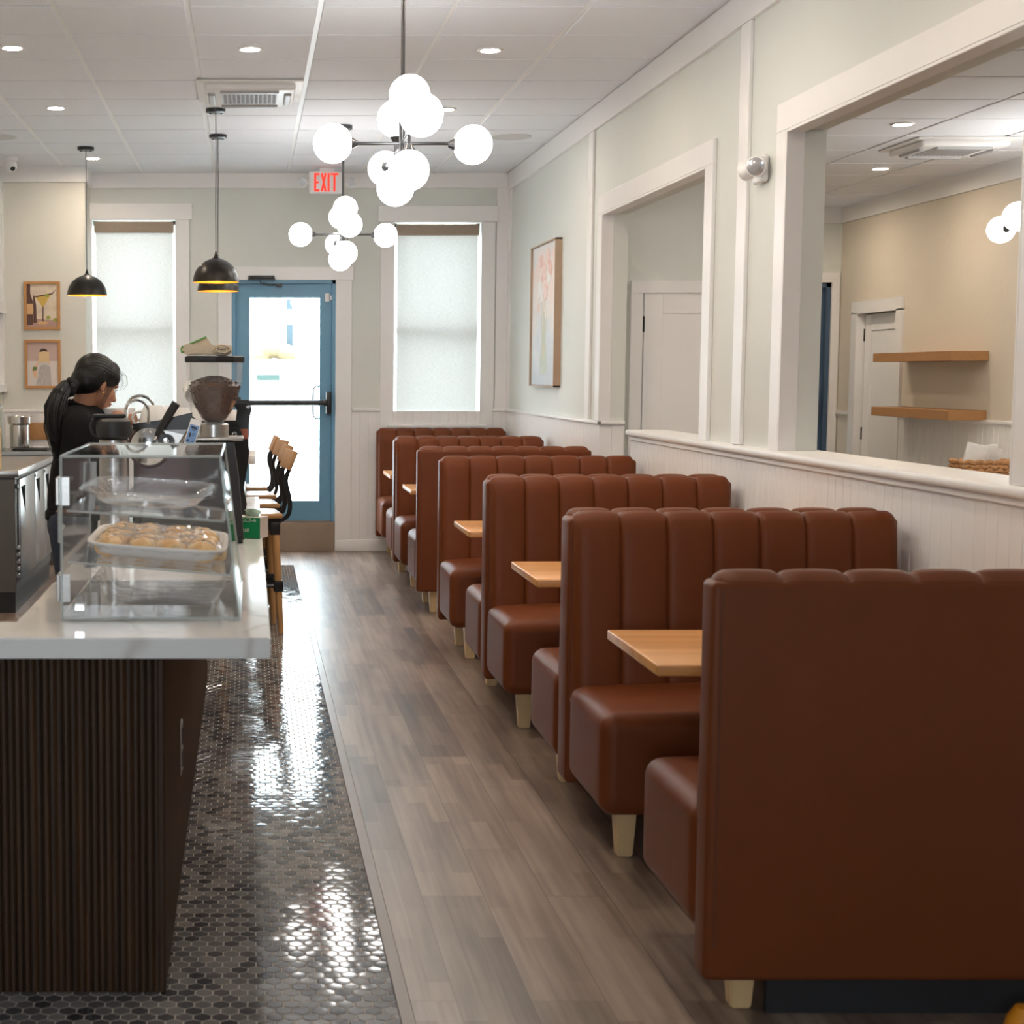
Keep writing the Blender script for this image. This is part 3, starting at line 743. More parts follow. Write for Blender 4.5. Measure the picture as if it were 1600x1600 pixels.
# ================================================================= display case
def case():
    t = thing('pastry_display_case', 'clear acrylic pastry display case on the white counter', 'display case', (-.24, 4.18, CT))
    x0, x1, xt, y0, y1, z0, z1 = -.455, -.02, -.068, 3.83, 4.52, CT+.005, 1.302; th = .005
    def panes(mb, e=0):
        return mb
    MB().prism([(x0, z0), (x1, z0), (xt, z1), (x0, z1)], 'y', y0, y0+th).build('side_panel', ACRYL, t, 0)
    MB().prism([(x0, z0), (x1, z0), (xt, z1), (x0, z1)], 'y', y1-th, y1).build('side_panel', ACRYL, t, 0)
    MB().prism([(x1-th, z0), (x1, z0), (xt, z1), (xt-th, z1)], 'y', y0+th, y1-th).build('front_panel', ACRYL, t, 0)
    MB().box(x0, xt, y0+th, y1-th, z1-th, z1).build('top_panel', ACRYL, t, 0)
    MB().box(x0+th, x1-th, y0+th, y1-th, z0, z0+th).build('floor_panel', ACRYL, t, 0)
    ym = (y0+y1)/2
    for a, b in ((y0+.006, ym-.002), (ym+.002, y1-.006)):
        d = MB().box(x0-.004, x0+.001, a, b, z0+.012, z1-.012).build('door', ACRYL, t, 0)
        hy = a if a < ym-.1 else b
        for z in (z0+.075, z1-.085):
            s_ = 1 if hy == a else -1
            MB().box(x0-.013, x0-.004, *sorted((hy-s_*.012, hy+s_*.05)), z-.034, z+.034, .002, 1).box(x0-.006, x0+.02, *sorted((hy-s_*.008, hy-s_*.003)), z-.034, z+.034).build('hinge', STEEL, d)
        MB().tube([(x0-.005, (a+b)/2+.05, 1.06), (x0-.03, (a+b)/2+.05, 1.07), (x0-.03, (a+b)/2+.05, 1.16), (x0-.005, (a+b)/2+.05, 1.17)], .006).build('handle', ACRE, d)
    MB().box(x0+.03, x0+.056, y0-.006, y0, z0+.02, z0+.045, .002, 1).box(x0+.034, x0+.052, y0-.010, y0-.006, z0+.038, z0+.062, .002, 1).build('latch', CHROME, t)
    e = MB(); r = .0035
    for y in (y0, y1):
        for p, q in (((x0, z0), (x1, z0)), ((x1, z0), (xt, z1)), ((xt, z1), (x0, z1)), ((x0, z1), (x0, z0))):
            e.cyl((p[0], y, p[1]), (q[0], y, q[1]), r, seg=6)
    for p in ((x0, z0), (x1, z0), (xt, z1), (x0, z1)): e.cyl((p[0], y0, p[1]), (p[0], y1, p[1]), r, seg=6)
    e.build('edge_strip', ACRE, t)
    for zl, zr in ((1.166, 1.140), (1.040, 1.008)):
        xr = x1 - (zr-z0)/(z1-z0)*(x1-xt) - .012
        m = MB().prism([(x0+.012, zl), (xr, zr), (xr, zr+.005), (x0+.012, zl+.005)], 'y', y0+.012, y1-.012); sh = m.build('shelf', ACRYL, t, 0)
        MB().cyl((x0+.012, y0+.012, zl+.0025), (xr, y0+.012, zr+.0025), .003, seg=6).cyl((xr, y0+.012, zr+.0025), (xr, y1-.012, zr+.0025), .003, seg=6).build('edge_strip', ACRE, sh)
case()
def tray(name, x0, x1, y0, y1, z, hgt, tilt, mat, label, cat, lip=.012, taper=.02, th=.0015, rotz=0, ribs_=False):
    mb = MB(); cx, cy = (x0+x1)/2, (y0+y1)/2; n = 40
    def ring(hx, hy, r, zz, wob=0):
        out = []
        for i in range(n*2):
            a = 2*PI*i/(n*2); c, s_ = math.cos(a), math.sin(a); p = 7
            k = (abs(c)**p + abs(s_)**p)**(-1/p); w = 1 + (wob*(.5+.5*math.cos(i*PI)) if wob else 0)
            out.append((hx*c*k*w, hy*s_*k*w, zz))
        return out
    hx, hy = (x1-x0)/2, (y1-y0)/2
    w = .012 if ribs_ else 0
    rings = [ring(.01, .01, 0, 0), ring(hx-taper-.02, hy-taper-.02, 0, 0), ring(hx-taper, hy-taper, 0, .008, w), ring(hx-lip, hy-lip, 0, hgt, w), ring(hx, hy, 0, hgt), ring(hx, hy, 0, hgt-.004)]
    V = [[mb.bm.verts.new(p) for p in r] for r in rings]
    for a, b in zip(V, V[1:]):
        for k in range(len(a)): mb.bm.faces.new((a[k], a[(k+1) % len(a)], b[(k+1) % len(b)], b[k]))
    mb.bm.faces.new(V[0])
    o = mb.build(name, mat, None, 50, origin=(0, 0, 0)); o.location = (cx, cy, z); o.rotation_euler = (0, tilt, rotz)
    return tag(o, label, cat)
FOIL = M('white_foil_pan', (.86, .85, .84), .35, 0, var=.05)
tilt = math.radians(4.0)
tray('plastic_tray', -.43, -.085, 3.87, 4.46, 1.171, .035, tilt*.9, PLAST, 'empty clear plastic tray on the upper shelf of the display case', 'tray', taper=.045, lip=.014)
tray('foil_pan', -.41, -.055, 3.88, 4.40, 1.0405, .034, tilt, FOIL, 'white ribbed pan of pastries on the middle shelf of the display case', 'pan', taper=.025, ribs_=True)
tray('plastic_tray', -.40, -.04, 3.87, 4.42, .922, .055, math.radians(1.5), PLAST, 'clear plastic tray at the bottom of the display case', 'tray', taper=.04, lip=.016)
PASTRY = None
def pastry_mat():
    n = N('golden_pastry'); f = n.noise(n.coord(), 28, 4); n.pbr(n.ramp(f, [(.3, srgb(220, 166, 100)), (.55, srgb(242, 206, 148)), (.8, srgb(252, 234, 196))]), .4, 0, .5, n.bump(f, .4, .01)); return n.m
PASTRY = pastry_mat()
k = 0
for i in range(4):
    for j in range(5):
        x = -.345 + i*.075 + random.uniform(-.008, .008); y = 3.955 + j*.092 + random.uniform(-.01, .01); z = 1.048 - (x+.345)*.07 + .022
        mb = MB(); mb.ball((0, 0, 0), (.036, .043, .026), 16, 10)
        ph = random.random()*6
        for v in mb.bm.verts:
            a = math.atan2(v.co.y, v.co.x); v.co *= 1 + .06*math.sin(5*a+ph) + .04*math.sin(9*v.co.x*30+ph)
        mb.xf(Matrix.Translation((x, y, z)) @ Matrix.Rotation(random.random()*3, 4, 'Z'))
        tag(mb.build('pastry', PASTRY), 'small golden pastry under plastic wrap in the white pan', 'pastry', 'golden pastries in the pan on the middle shelf')
mb = MB(); P = []
for i in range(34):
    row = []
    for j in range(44):
        u, v = i/33, j/43; x = -.40 + .335*u; y = 3.89 + .50*v
        e = min(u, 1-u, v, 1-v)*7; d = min(1, e)
        row.append((x, y, 1.075 - (x+.40)*.07 + .030*d*(.75+.25*math.sin(u*19)*math.sin(v*23)) + random.uniform(-.004, .004)))
    P.append(row)
mb.grid(P); tag(mb.build('plastic_wrap', WRAP, None, 60), 'crinkled clear plastic wrap stretched over the pan of pastries', 'plastic wrap')
tag(MB().rbox((-.075, 4.10, 1.033), (.018, .05, .013), .01, 3, 3).build('pastry', PASTRY), 'single brown pastry at the sloping front end of the middle shelf', 'pastry')

# ================================================================= grinder
gr = thing('coffee_grinder', 'tall black coffee grinder with clear hopper of beans on the counter', 'coffee grinder', (-.122, 5.7, CT))
GX, GY = -.122, 5.7
MB().prism([(-.205, .935), (-.016, .915), (-.035, 1.14), (-.052, 1.262), (-.205, 1.262)], 'y', 5.59, 5.715).build('body', BLACKP, gr)
MB().rbox((-.115, 5.65, .922), (.098, .065, .014), .01, 2, 2).box(-.045, -.02, 5.592, 5.62, CT+.002, .93).build('base', BLACK, gr)
mb = MB().rbox((-.122, 5.69, 1.272), (.105, .10, .006), .005, 2, 2); mb.build('head_plate', STEEL, gr)
mb = MB().lathe([(.0, 1.278), (.052, 1.278), (.052, 1.320), (.046, 1.325), (.0, 1.325)], (GX, GY, 0), 32)
for i in range(24): mb.box(-.0525, -.0505, -.001, .001, 1.283, 1.316) if False else None
mb.build('collar', STEEL, gr)
OCT = Matrix.Rotation(PI/8, 3, 'Z')
hp = [(.030, 1.325), (.046, 1.341), (.067, 1.376), (.085, 1.416), (.096, 1.456), (.100, 1.50), (.101, 1.543)]
oct_ = lambda pr, seg=8: MB().lathe(pr, (GX, GY, 0), seg, mat=OCT)
mb = MB().lathe(hp, (GX, GY, 0), 10); mb.build('hopper', HOPPER, gr, 20)
mb = MB().lathe([(0, 1.328), (.027, 1.330), (.043, 1.343), (.063, 1.378), (.081, 1.418), (.0925, 1.458), (.074, 1.474), (.04, 1.489), (.0, 1.494)], (GX, GY, 0), 10)
BEAN = M('roasted_coffee_beans', srgb(84, 54, 40), .4, var=.5, vscale=150, bump=.8, bscale=140)
bn = mb.build('coffee_beans', BEAN, gr, 60); bn['kind'] = 'stuff'; bn['label'] = 'dark roasted coffee beans heaped inside the hopper'
mb = MB()
for i in range(420):
    a = random.random()*2*PI
    if i < 170: r = .085*math.sqrt(random.random()); z = 1.493 - .36*max(0, r-.02)**1.15*1.4 - .001
    else:
        z = random.uniform(1.36, 1.462); q = [(.043, 1.343), (.063, 1.378), (.081, 1.418), (.0925, 1.458), (.0925, 1.47)]
        r = 0
        for (r0, z0), (r1, z1) in zip(q, q[1:]):
            if z0 <= z <= z1: r = r0 + (r1-r0)*(z-z0)/(z1-z0)
        r = r*.965
    rot = Matrix.Rotation(random.random()*3, 3, 'Z') @ Matrix.Rotation(random.random()*3, 3, 'X')
    mb.ball((GX+r*math.cos(a), GY+r*math.sin(a), z), (.0062, .0042, .0034), 6, 4, rot)
b2 = mb.build('loose_beans', BEAN, bn, 60); b2['kind'] = 'stuff'
mb = MB().lathe([(0, 1.543), (.108, 1.543), (.111, 1.549), (.110, 1.562), (.104, 1.566), (0, 1.567)], (GX, GY, 0), 10, mat=OCT); mb.build('hopper_lid', BLACKP, gr, 30)
mb = MB().rbox((0, 0, 0), (.020, .004, .046), .004, 2, 2); mb.xf(Matrix.Translation((-.196, 5.585, 1.297)) @ Matrix.Rotation(math.radians(17), 4, 'Y'))
tg = mb.build('display_tag', WHITE, gr); tg['label'] = 'tilted white display tag with blue screen'
mb = MB().box(-.0165, .0165, -.0052, -.004, -.041, .026); mb.xf(Matrix.Translation((-.196, 5.585, 1.297)) @ Matrix.Rotation(math.radians(17), 4, 'Y'))
mb.build('screen', M('blue_lcd', srgb(96, 136, 190), .3), tg)
mb = MB()
for (x0, x1, z0, z1) in ((-.010, .010, .012, .020), (-.006, .006, .006, .009), (-.010, -.004, -.020, -.004), (.0, .010, -.006, -.004), (.0, .008, -.012, -.010), (-.012, -.005, -.036, -.028), (.003, .010, -.034, -.031)): mb.box(x0, x1, -.0056, -.005, z0, z1)
mb.xf(Matrix.Translation((-.196, 5.585, 1.297)) @ Matrix.Rotation(math.radians(17), 4, 'Y')); mb.build('screen_marks', BLACKP, tg, 0)
# towel on the hopper
TOWEL = M('beige_terry_towel', srgb(206, 190, 168), .95, var=.08, vscale=90, bump=.6, bscale=300)
tw = thing('folded_towel', 'beige towel with green edge folded on top of the coffee grinder', 'towel', (-.145, 5.7, 1.567))
sec = []
for i in range(60):
    a = 2*PI*i/60; c, s_ = math.cos(a), math.sin(a); k = (abs(c)**3 + abs(s_)**3)**(-1/3)
    sec.append((-.147 + .088*c*k, 1.588 + .019*s_*k + .004*math.sin(3*a+.6)))
mb = MB().prism(sec, 'y', 5.625, 5.78); bmesh.ops.bevel(mb.bm, geom=[e for e in mb.bm.edges if abs(e.verts[0].co.y-e.verts[1].co.y) < 1e-6], offset=.008, segments=3, affect='EDGES')
mb.build('fold', TOWEL, tw, 50)
mb = MB(); spi = []
for i in range(60):
    a = i/59*2.6*2*PI; r = .004 + .0125*i/59; spi.append((-.092 + 1.9*r*math.cos(a), 5.619, 1.588 + r*math.sin(a)))
mb.tube(spi, .0035, 6); mb.build('rolled_end', TOWEL, tw, 60)
mb = MB().prism([(-.22, 1.603), (-.15, 1.632), (-.128, 1.604)], 'y', 5.66, 5.668); mb.build('corner_flap', TOWEL, tw, 0)
mb = MB().tube([(-.222, 5.657, 1.602), (-.185, 5.657, 1.618), (-.15, 5.657, 1.633)], .003, 6).tube([(-.234, 5.63, 1.575), (-.237, 5.63, 1.588), (-.232, 5.63, 1.600)], .004, 6)
mb.build('green_edge', M('green_towel_edge', srgb(92, 150, 70), .9), tw)

# ================================================================= espresso machine
em = thing('espresso_machine', 'black espresso machine with cups on top behind the coffee grinder', 'espresso machine', (-.28, 6.7, CT))
yf = 6.28
RED = M('brushed_copper_red', srgb(168, 96, 74), .35, .6, var=.25, vscale=14)
MAROON = M('maroon_panel', srgb(58, 24, 26), .35, var=.1)
MB().box(-.46, -.02, yf+.03, 7.15, 1.02, 1.255, .01, 2).build('body', BLACKP, em)
MB().box(-.50, -.01, yf+.03, 7.15, .93, 1.02, .008, 2).build('drip_tray', BLACK, em)
for x in (-.45, -.06):
    for y in (yf+.08, 7.05): MB().cyl((x, y, CT+.001), (x, y, .935), .018).build('foot', BLACK, em)
MB().box(-.45, -.03, yf+.022, yf+.03, 1.0, 1.245).build('side_panel', MAROON, em)
rail = [(-.46, 1.305), (-.36, 1.318), (-.222, 1.350), (-.222, 1.335), (-.20, 1.318), (-.05, 1.318), (-.045, 1.36), (-.052, 1.372), (-.10, 1.372), (-.10, 1.386), (0.0, 1.386), (.012, 1.372), (.012, 1.356), (.006, 1.33), (0.0, 1.30), (.0, 1.285), (-.46, 1.28)]
mb = MB().prism(rail, 'y', yf, yf+.014); mb.build('side_frame', BLACK, em, 0)
mb = MB().prism([(-.46, 1.305), (-.36, 1.318), (-.36, 1.28), (-.46, 1.28)], 'y', 7.14, 7.154).prism(rail, 'y', 7.14, 7.154); mb.build('side_frame', BLACK, em, 0)
mb = MB().prism([(.0, 1.245), (.004, 1.19), (-.002, 1.14), (-.018, 1.05), (-.006, .985), (-.012, .955), (-.03, .94), (-.06, .94), (-.06, 1.245)], 'y', yf, yf+.014); mb.build('side_frame', BLACK, em, 0)
MB().box(-.10, .0, yf+.002, yf+.014, 1.245, 1.285).build('badge_band', RED, em)
mb = MB().lathe([(0, .0), (.030, 0), (.030, .012), (0, .012)], (-.055, yf-.002, 1.262), 24, mat=Matrix.Rotation(PI/2, 3, 'X')); kb = mb.build('knob', BLACK, em)
MB().lathe([(0, 0), (.012, 0), (.010, .012), (0, .014)], (-.055, yf-.014, 1.265), 16, mat=Matrix.Rotation(PI/2, 3, 'X')).build('knob_bolt', CHROME, kb)
MB().lathe([(0, 0), (.010, 0), (.008, .008), (0, .010)], (-.001, yf-.0, 1.371), 16, mat=Matrix.Rotation(PI/2, 3, 'X')).build('frame_bolt', CHROME, em)
RX = Matrix.Rotation(PI/2, 3, 'X')
MB().lathe([(0, .0), (.085, .0), (.088, .01), (.080, .022), (0, .022)], (-.395, yf+.03, 1.215), 40, mat=RX).build('group_ring', MAROON, em)
cone = MB().lathe([(.078, .0), (.074, .012), (.0, .040)], (-.395, yf+.01, 1.215), 40, mat=RX).build('chrome_cone', CHROME, em, 30)
mb = MB().prism([(-.47, 1.26), (-.44, 1.285), (-.36, 1.285), (-.26, 1.262), (-.24, 1.245), (-.30, 1.20), (-.47, 1.20)], 'y', yf+.012, yf+.03); mb.build('group_cover', STEEL, em, 0)
k2 = MB().lathe([(0, 0), (.030, 0), (.030, .02), (0, .02)], (-.325, yf-.0, 1.235), 24, mat=RX).build('knob', BLACK, em)
MB().lathe([(0, 0), (.017, 0), (.014, .014), (0, .016)], (-.325, yf-.02, 1.238), 20, mat=RX).build('knob_bolt', CHROME, k2)
MB().tube([(-.285, yf-.01, 1.19), (-.265, yf-.02, 1.235), (-.235, yf-.025, 1.27)], [.006, .007, .013], 10).build('steel_lever', STEEL, em)
MB().tube([(-.372, yf-.03, 1.245), (-.36, yf-.035, 1.263)], .008, 8).build('handle_ferrule', CHROME, em)
MB().tube([(-.362, yf-.035, 1.258), (-.345, yf-.04, 1.29), (-.31, yf-.05, 1.345), (-.283, yf-.055, 1.388)], [.010, .014, .017, .018], 12).build('portafilter_handle', BLACKP, em)
MB().box(-.47, -.02, yf+.05, 7.12, 1.255, 1.285, .004, 1).build('cup_tray', STEELD, em)
def arc(y, x0, x1, zb, zt, zl):
    pts = [(x1, y, zb)]
    for i in range(13):
        a = PI*i/12; pts.append(((x0+x1)/2 + (x1-x0)/2*math.cos(a), y, zt - (x1-x0)/2 + (x1-x0)/2*math.sin(a)*1.0))
    pts.append((x0, y, zl)); return pts
MB().tube(arc(6.10, -.475, -.385, 1.31, 1.402, .99), .0058, 10).build('steam_wand', CHROME, em)
MB().tube(arc(6.75, -.52, -.40, 1.31, 1.41, 1.05), .0068, 10).build('steam_wand', CHROME, em)
# cups on top
def mug(h, r, label, loc, rot=(0, 0, 0), cat='cup'):
    mb = MB().lathe([(0, 0), (r*.62, 0), (r*.64, .004), (r*.80, h*.25), (r*.96, h*.7), (r, h), (r*.93, h), (r*.88, h*.7), (r*.7, h*.2), (0, .012)], (0, 0, 0), 28)
    t = thing('coffee_cup', label, cat, loc, 'white cups on the espresso machine'); t.rotation_euler = rot
    mb.build('bowl', CERAMIC, t, 40, local=True)
    MB().tube([(r*.88, 0, h*.82), (r*1.25, 0, h*.85), (r*1.42, 0, h*.6), (r*1.3, 0, h*.35), (r*.82, 0, h*.28)], .006, 8).build('cup_handle', CERAMIC, t, 60, local=True)
    return t
zt = 1.286
mug(.088, .062, 'large white cup upside down at the left of the cup tray', (-.385, 6.45, zt+.089), (PI, 0, PI))
mug(.080, .055, 'white cup upside down in the middle of the cup tray', (-.275, 6.45, zt+.081), (PI, 0, 2.5))
mug(.080, .055, 'white cup upside down in the back row of the cup tray', (-.33, 6.62, zt+.081), (PI, 0, 2.9))
mug(.065, .045, 'small white cup tipped on its side on top of two other cups', (-.24, 6.50, zt+.165), (math.radians(118), 0, math.radians(25)))
mug(.075, .052, 'white cup upside down beside the coffee hopper', (-.205, 6.60, zt+.076), (PI, 0, 1.2))
mug(.070, .045, 'white cup upside down seen through the slot at the right of the espresso machine', (-.075, 6.42, zt+.071), (PI, 0, 1.8))
# airpot
ap = thing('airpot', 'steel airpot with black lid beside the espresso machine', 'airpot', (-.505, 5.95, CT))
MB().lathe([(0, CT+.001), (.054, CT+.001), (.056, .92), (.056, 1.255), (.05, 1.262), (0, 1.262)], (-.505, 5.95, 0), 32).build('body', STEEL, ap)
MB().lathe([(0, 1.262), (.058, 1.262), (.066, 1.268), (.068, 1.30), (.064, 1.325), (.05, 1.335), (0, 1.337)], (-.505, 5.95, 0), 32).build('lid', BLACKP, ap)
MB().box(-.585, -.46, 5.935, 5.965, 1.337, 1.352, .006, 2).tube([(-.575, 5.95, 1.345), (-.592, 5.95, 1.31), (-.585, 5.95, 1.275), (-.565, 5.95, 1.265)], .007).build('lever', BLACKP, ap)

# tissue box
tx = thing('tissue_box', 'green and white box of tissues at the counter edge', 'tissue box', (.006, 5.81, CT+.001)); tx.rotation_euler = (0, 0, math.radians(-24))
GREEN = M('green_card', srgb(0, 140, 84), .5, var=.03); CARD = M('white_card', srgb(214, 204, 196), .6, var=.03)
bw, bd, bh = .115, .075, .078
MB().box(-bw/2, bw/2, -bd/2, bd/2, 0, bh, .0015, 1).build('carton', CARD, tx, 0, local=True)
MB().box(-bw/2+.0005, bw/2-.001, -bd/2-.0006, -bd/2, .0005, bh-.001).build('front_print', GREEN, tx, 0, local=True)
TXT = M('pale_print', srgb(222, 232, 214), .6)
def text(body, size, mat, parent, loc, rot, ext=.0004, name='lettering', sx=1):
    c = bpy.data.curves.new(name, 'FONT'); c.body = body; c.size = size; c.extrude = ext; c.align_x = 'LEFT'; c.align_y = 'BOTTOM'
    o = bpy.data.objects.new(name, c); COL.objects.link(o); o.location = loc; o.rotation_euler = rot; o.scale = (sx, 1, 1)
    if parent: o.parent = parent
    c.materials.append(mat)
    me = bpy.data.meshes.new_from_object(o); bpy.data.objects.remove(o)
    o = bpy.data.objects.new(name, me); COL.objects.link(o); o.location = loc; o.rotation_euler = rot
    if parent: o.parent = parent
    return o
text('GCB-6', .021, TXT, tx, (-.018, -bd/2-.001, .056), (PI/2, 0, 0))
text('tissue', .027, TXT, tx, (-.047, -bd/2-.001, .018), (PI/2, 0, 0))
MB().grid([[(-.02+.02*i+.004*math.sin(j), -.008+.012*math.sin(i*1.7+j), bh+.011*j*(1-.2*abs(i-1.5))) for i in range(4)] for j in range(4)]).build('tissue', M('pale_green_tissue', srgb(190, 216, 196), .9), tx, 60, local=True)
tx.rotation_euler = (0, 0, math.radians(-24))

# ================================================================= service area at the left
tag(MB().box(-1.36, -.58, 3.95, 11.8, .001, .012, .004, 1).build('floor_mat', M('black_rubber', (.015, .014, .013), .7), None), 'black rubber mat on the floor behind the counter', 'mat')
fg = thing('undercounter_fridge', 'stainless undercounter fridge with worktop behind the barista', 'fridge', (-1.73, 10.75, 0))
fx, f0, f1 = -1.45, 9.88, 11.62
MB().box(LW+.02, fx-.012, f0, f1, .13, .845, .004, 1).build('body', M('grey_fridge_side', (.10, .09, .083), .45, .3), fg)
MB().box(LW+.02, fx+.012, f0-.012, f1, .858, .90, .006, 2).build('worktop', STEEL, fg)
MB().box(LW+.02, fx-.012, f0+.003, f1, .845, .858).build('top_gap', BLACK, fg)
MB().box(LW+.02, fx-.02, f0+.02, f1-.02, .0, .13).build('plinth', BLACK, fg)
for a, b in ((f0+.10, f0+.80), (f0+.81, f0+1.30), (f0+1.31, f1-.01)):
    d = MB().box(fx-.012, fx+.006, a, b, .20, .84, .004, 2).build('door', STEEL, fg)
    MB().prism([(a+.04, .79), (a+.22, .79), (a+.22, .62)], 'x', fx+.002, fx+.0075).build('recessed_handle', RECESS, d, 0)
    MB().cyl((fx+.004, b-.03, .82), (fx+.016, b-.03, .82), .012).build('lock', CHROME, d)
v = MB()
for i in range(5): v.box(fx-.012, fx+.004, f0+.01, f0+.09, .22+i*.045, .245+i*.045, .003, 1)
v.build('vent_slats', STEELD, fg)
MB().box(fx-.012, fx+.003, f0+.01, f0+.09, .785, .815, .003, 1).build('thermostat_window', BLACK, fg)
bc = thing('back_counter', 'counter with pale top along the cream wall section', 'counter', (-1.7, 12.68, 0))
MB().box(LW+.01, -1.34, 12.40, 12.955, 0, .865).build('cabinet', STEELD, bc, 0)
MB().box(LW+.01, -1.33, 12.38, 12.955, .865, .90, .004, 1).build('worktop', STEEL, bc)
MB().box(LW+.01, -1.33, 12.93, 12.96, .90, 1.0).build('backsplash', WHITE, bc)
tag(MB().rbox((-1.72, 12.55, .909), (.14, .11, .008), .006, 2, 2).build('serving_tray', BLACKP, None), 'black tray under the steel pot on the back counter', 'tray')
mb = MB().lathe([(0, .918), (.075, .918), (.078, .93), (.079, 1.10), (.094, 1.115), (.097, 1.165), (.102, 1.168), (.098, 1.172), (.092, 1.165), (.090, 1.12), (.074, 1.10), (.072, .93), (0, .925)], (-1.815, 12.56, 0), 36)
tag(mb.build('steel_pot', PSTEEL, None), 'round stainless steel pot with wide collar on the back counter', 'pot')
tag(MB().rbox((-1.70, 12.86, 1.04), (.11, .012, .07), .01, 3, 2).build('cutting_board', SHELFWOOD, None), 'small wooden board leaning on the wall behind the steel pot', 'board')
mb = MB()
for i in range(9): mb.ball((-1.66+random.uniform(-.035, .035), 12.52+random.uniform(-.04, .04), .925), (.018, .016, .011), 8, 6)
tag(mb.build('folded_cloth', M('pale_cloth', (.6, .58, .62), .9), None), 'small pale crumpled cloth on the black tray beside the pot', 'cloth')
bt = thing('glass_bottle', 'clear glass bottle at the left edge of the back counter', 'bottle', (-1.955, 12.5, .901))
MB().lathe([(0, .901), (.035, .901), (.036, 1.12), (.03, 1.16), (.014, 1.19), (.013, 1.235), (.016, 1.24)], (-1.955, 12.5, 0), 20).build('glass', CLEAR('bottle_glass', (.9, .93, .93), .06, 1.5, .03), bt)
MB().lathe([(0, 1.24), (.014, 1.24), (.014, 1.262), (0, 1.264)], (-1.955, 12.5, 0), 16).build('stopper', CHROME, bt)
tag(MB().box(-1.60, -1.565, 10.0, 10.02, .901, 1.16, .004, 1).build('menu_board', LEGWOOD, None), 'pale wooden board standing on the fridge worktop at the left edge', 'board')

# framed prints on the cream wall
def print_frame(x0, x1, z0, z1, label, paper):
    t = thing('framed_print', label, 'picture', ((x0+x1)/2, 12.98, z0), 'framed prints on the cream wall'); w = .022
    mb = MB()
    for (a, b, c, d) in ((x0, x1, z0, z0+w), (x0, x1, z1-w, z1), (x0, x0+w, z0+w, z1-w), (x1-w, x1, z0+w, z1-w)): mb.box(a, b, 12.955, 12.979, c, d, .002, 1)
    mb.build('frame', FRAMEWOOD, t)
    p = MB().box(x0+w, x1-w, 12.968, 12.978, z0+w, z1-w).build('print', paper, t, 0)
    return t, p, (x0+w, z0+w, x1-x0-2*w, z1-z0-2*w)
def paint(parent, fr, name, poly, mat, lift):
    x, z, w, h = fr
    MB().prism([(x+u*w, z+v*h) for u, v in poly], 'y', 12.968-lift*.0006, 12.9685).build(name, mat, parent, 0)
def disc(cx, cy, rx, ry, n=20): return [(cx+rx*math.cos(2*PI*i/n), cy+ry*math.sin(2*PI*i/n)) for i in range(n)]
def mat_canvas(name, stops, scale, stretch=(1, 1, 1)):
    n = N(name); f = n.noise(n.coord(stretch), scale, 5, .6); n.pbr(n.ramp(f, stops), .7); return n.m
t, p, fr = print_frame(-1.826, -1.533, 1.862, 2.254, 'oak framed print of a yellow cocktail in a stemmed glass, upper of two', mat_canvas('cocktail_ground', [(.3, srgb(196, 176, 158)), (.55, srgb(222, 204, 182)), (.8, srgb(206, 206, 200))], 9))
dk = M('print_umber', srgb(92, 62, 52), .7, var=.35, vscale=40); yl = M('print_yellow', srgb(206, 170, 84), .7, var=.25, vscale=40); tn = M('print_tan', srgb(214, 170, 120), .7, var=.2, vscale=30)
pk = M('print_rosy_brown', srgb(176, 144, 132), .7, var=.2, vscale=30); ol = M('print_olive', srgb(150, 156, 72), .7, var=.3, vscale=40)
paint(p, fr, 'table_tone', [(0, 0), (1, 0), (1, .16), (0, .2)], pk, 1)
paint(p, fr, 'bottle', [(.0, .05), (.2, .05), (.2, .6), (.12, .78), (.12, 1), (.0, 1)], dk, 2)
paint(p, fr, 'bottle', [(.21, .1), (.32, .1), (.31, .5), (.26, .72), (.21, .75)], dk, 2)
paint(p, fr, 'bottle_label', [(.0, .3), (.2, .3), (.2, .54), (.0, .54)], tn, 3)
paint(p, fr, 'glass_bowl', [(.28, .70), (.80, .76), (.53, .45)], yl, 2)
paint(p, fr, 'glass_stem', [(.50, .12), (.54, .12), (.55, .48), (.51, .48)], dk, 3)
paint(p, fr, 'glass_foot', disc(.52, .10, .17, .035), tn, 3)
paint(p, fr, 'glass_rim', [(.26, .72), (.82, .79), (.97, .89), (.84, .76), (.28, .69)], dk, 3)
paint(p, fr, 'olive', disc(.70, .22, .07, .045), ol, 3); paint(p, fr, 'olive', disc(.93, .17, .07, .045), ol, 3); paint(p, fr, 'olive', disc(.66, .74, .07, .04), ol, 4)
t, p, fr = print_frame(-1.826, -1.533, 1.386, 1.782, 'oak framed print of a reader in striped dress, lower of two', M('print_mauve', srgb(192, 166, 158), .7, var=.1))
pw = M('print_offwhite', srgb(216, 206, 200), .7, var=.05)
paint(p, fr, 'lower_wall', [(0, 0), (1, 0), (1, .57), (0, .57)], pw, 1)
paint(p, fr, 'hair', disc(.53, .79, .13, .07), M('print_dark_hair', srgb(70, 50, 42), .7), 2)
sk = M('print_skin', srgb(226, 184, 152), .7)
paint(p, fr, 'arm', [(.14, .38), (.30, .52), (.36, .50), (.30, .18), (.22, .18)], sk, 2)
paint(p, fr, 'shoulders', [(.30, .50), (.75, .50), (.70, .58), (.36, .58)], sk, 2)
paint(p, fr, 'dress', [(.22, .0), (.82, .0), (.80, .34), (.74, .50), (.62, .55), (.42, .55), (.34, .5), (.30, .2), (.22, .08)], M('print_dress', srgb(212, 204, 200), .7), 3)
dl = M('print_stripe', srgb(84, 78, 84), .7)
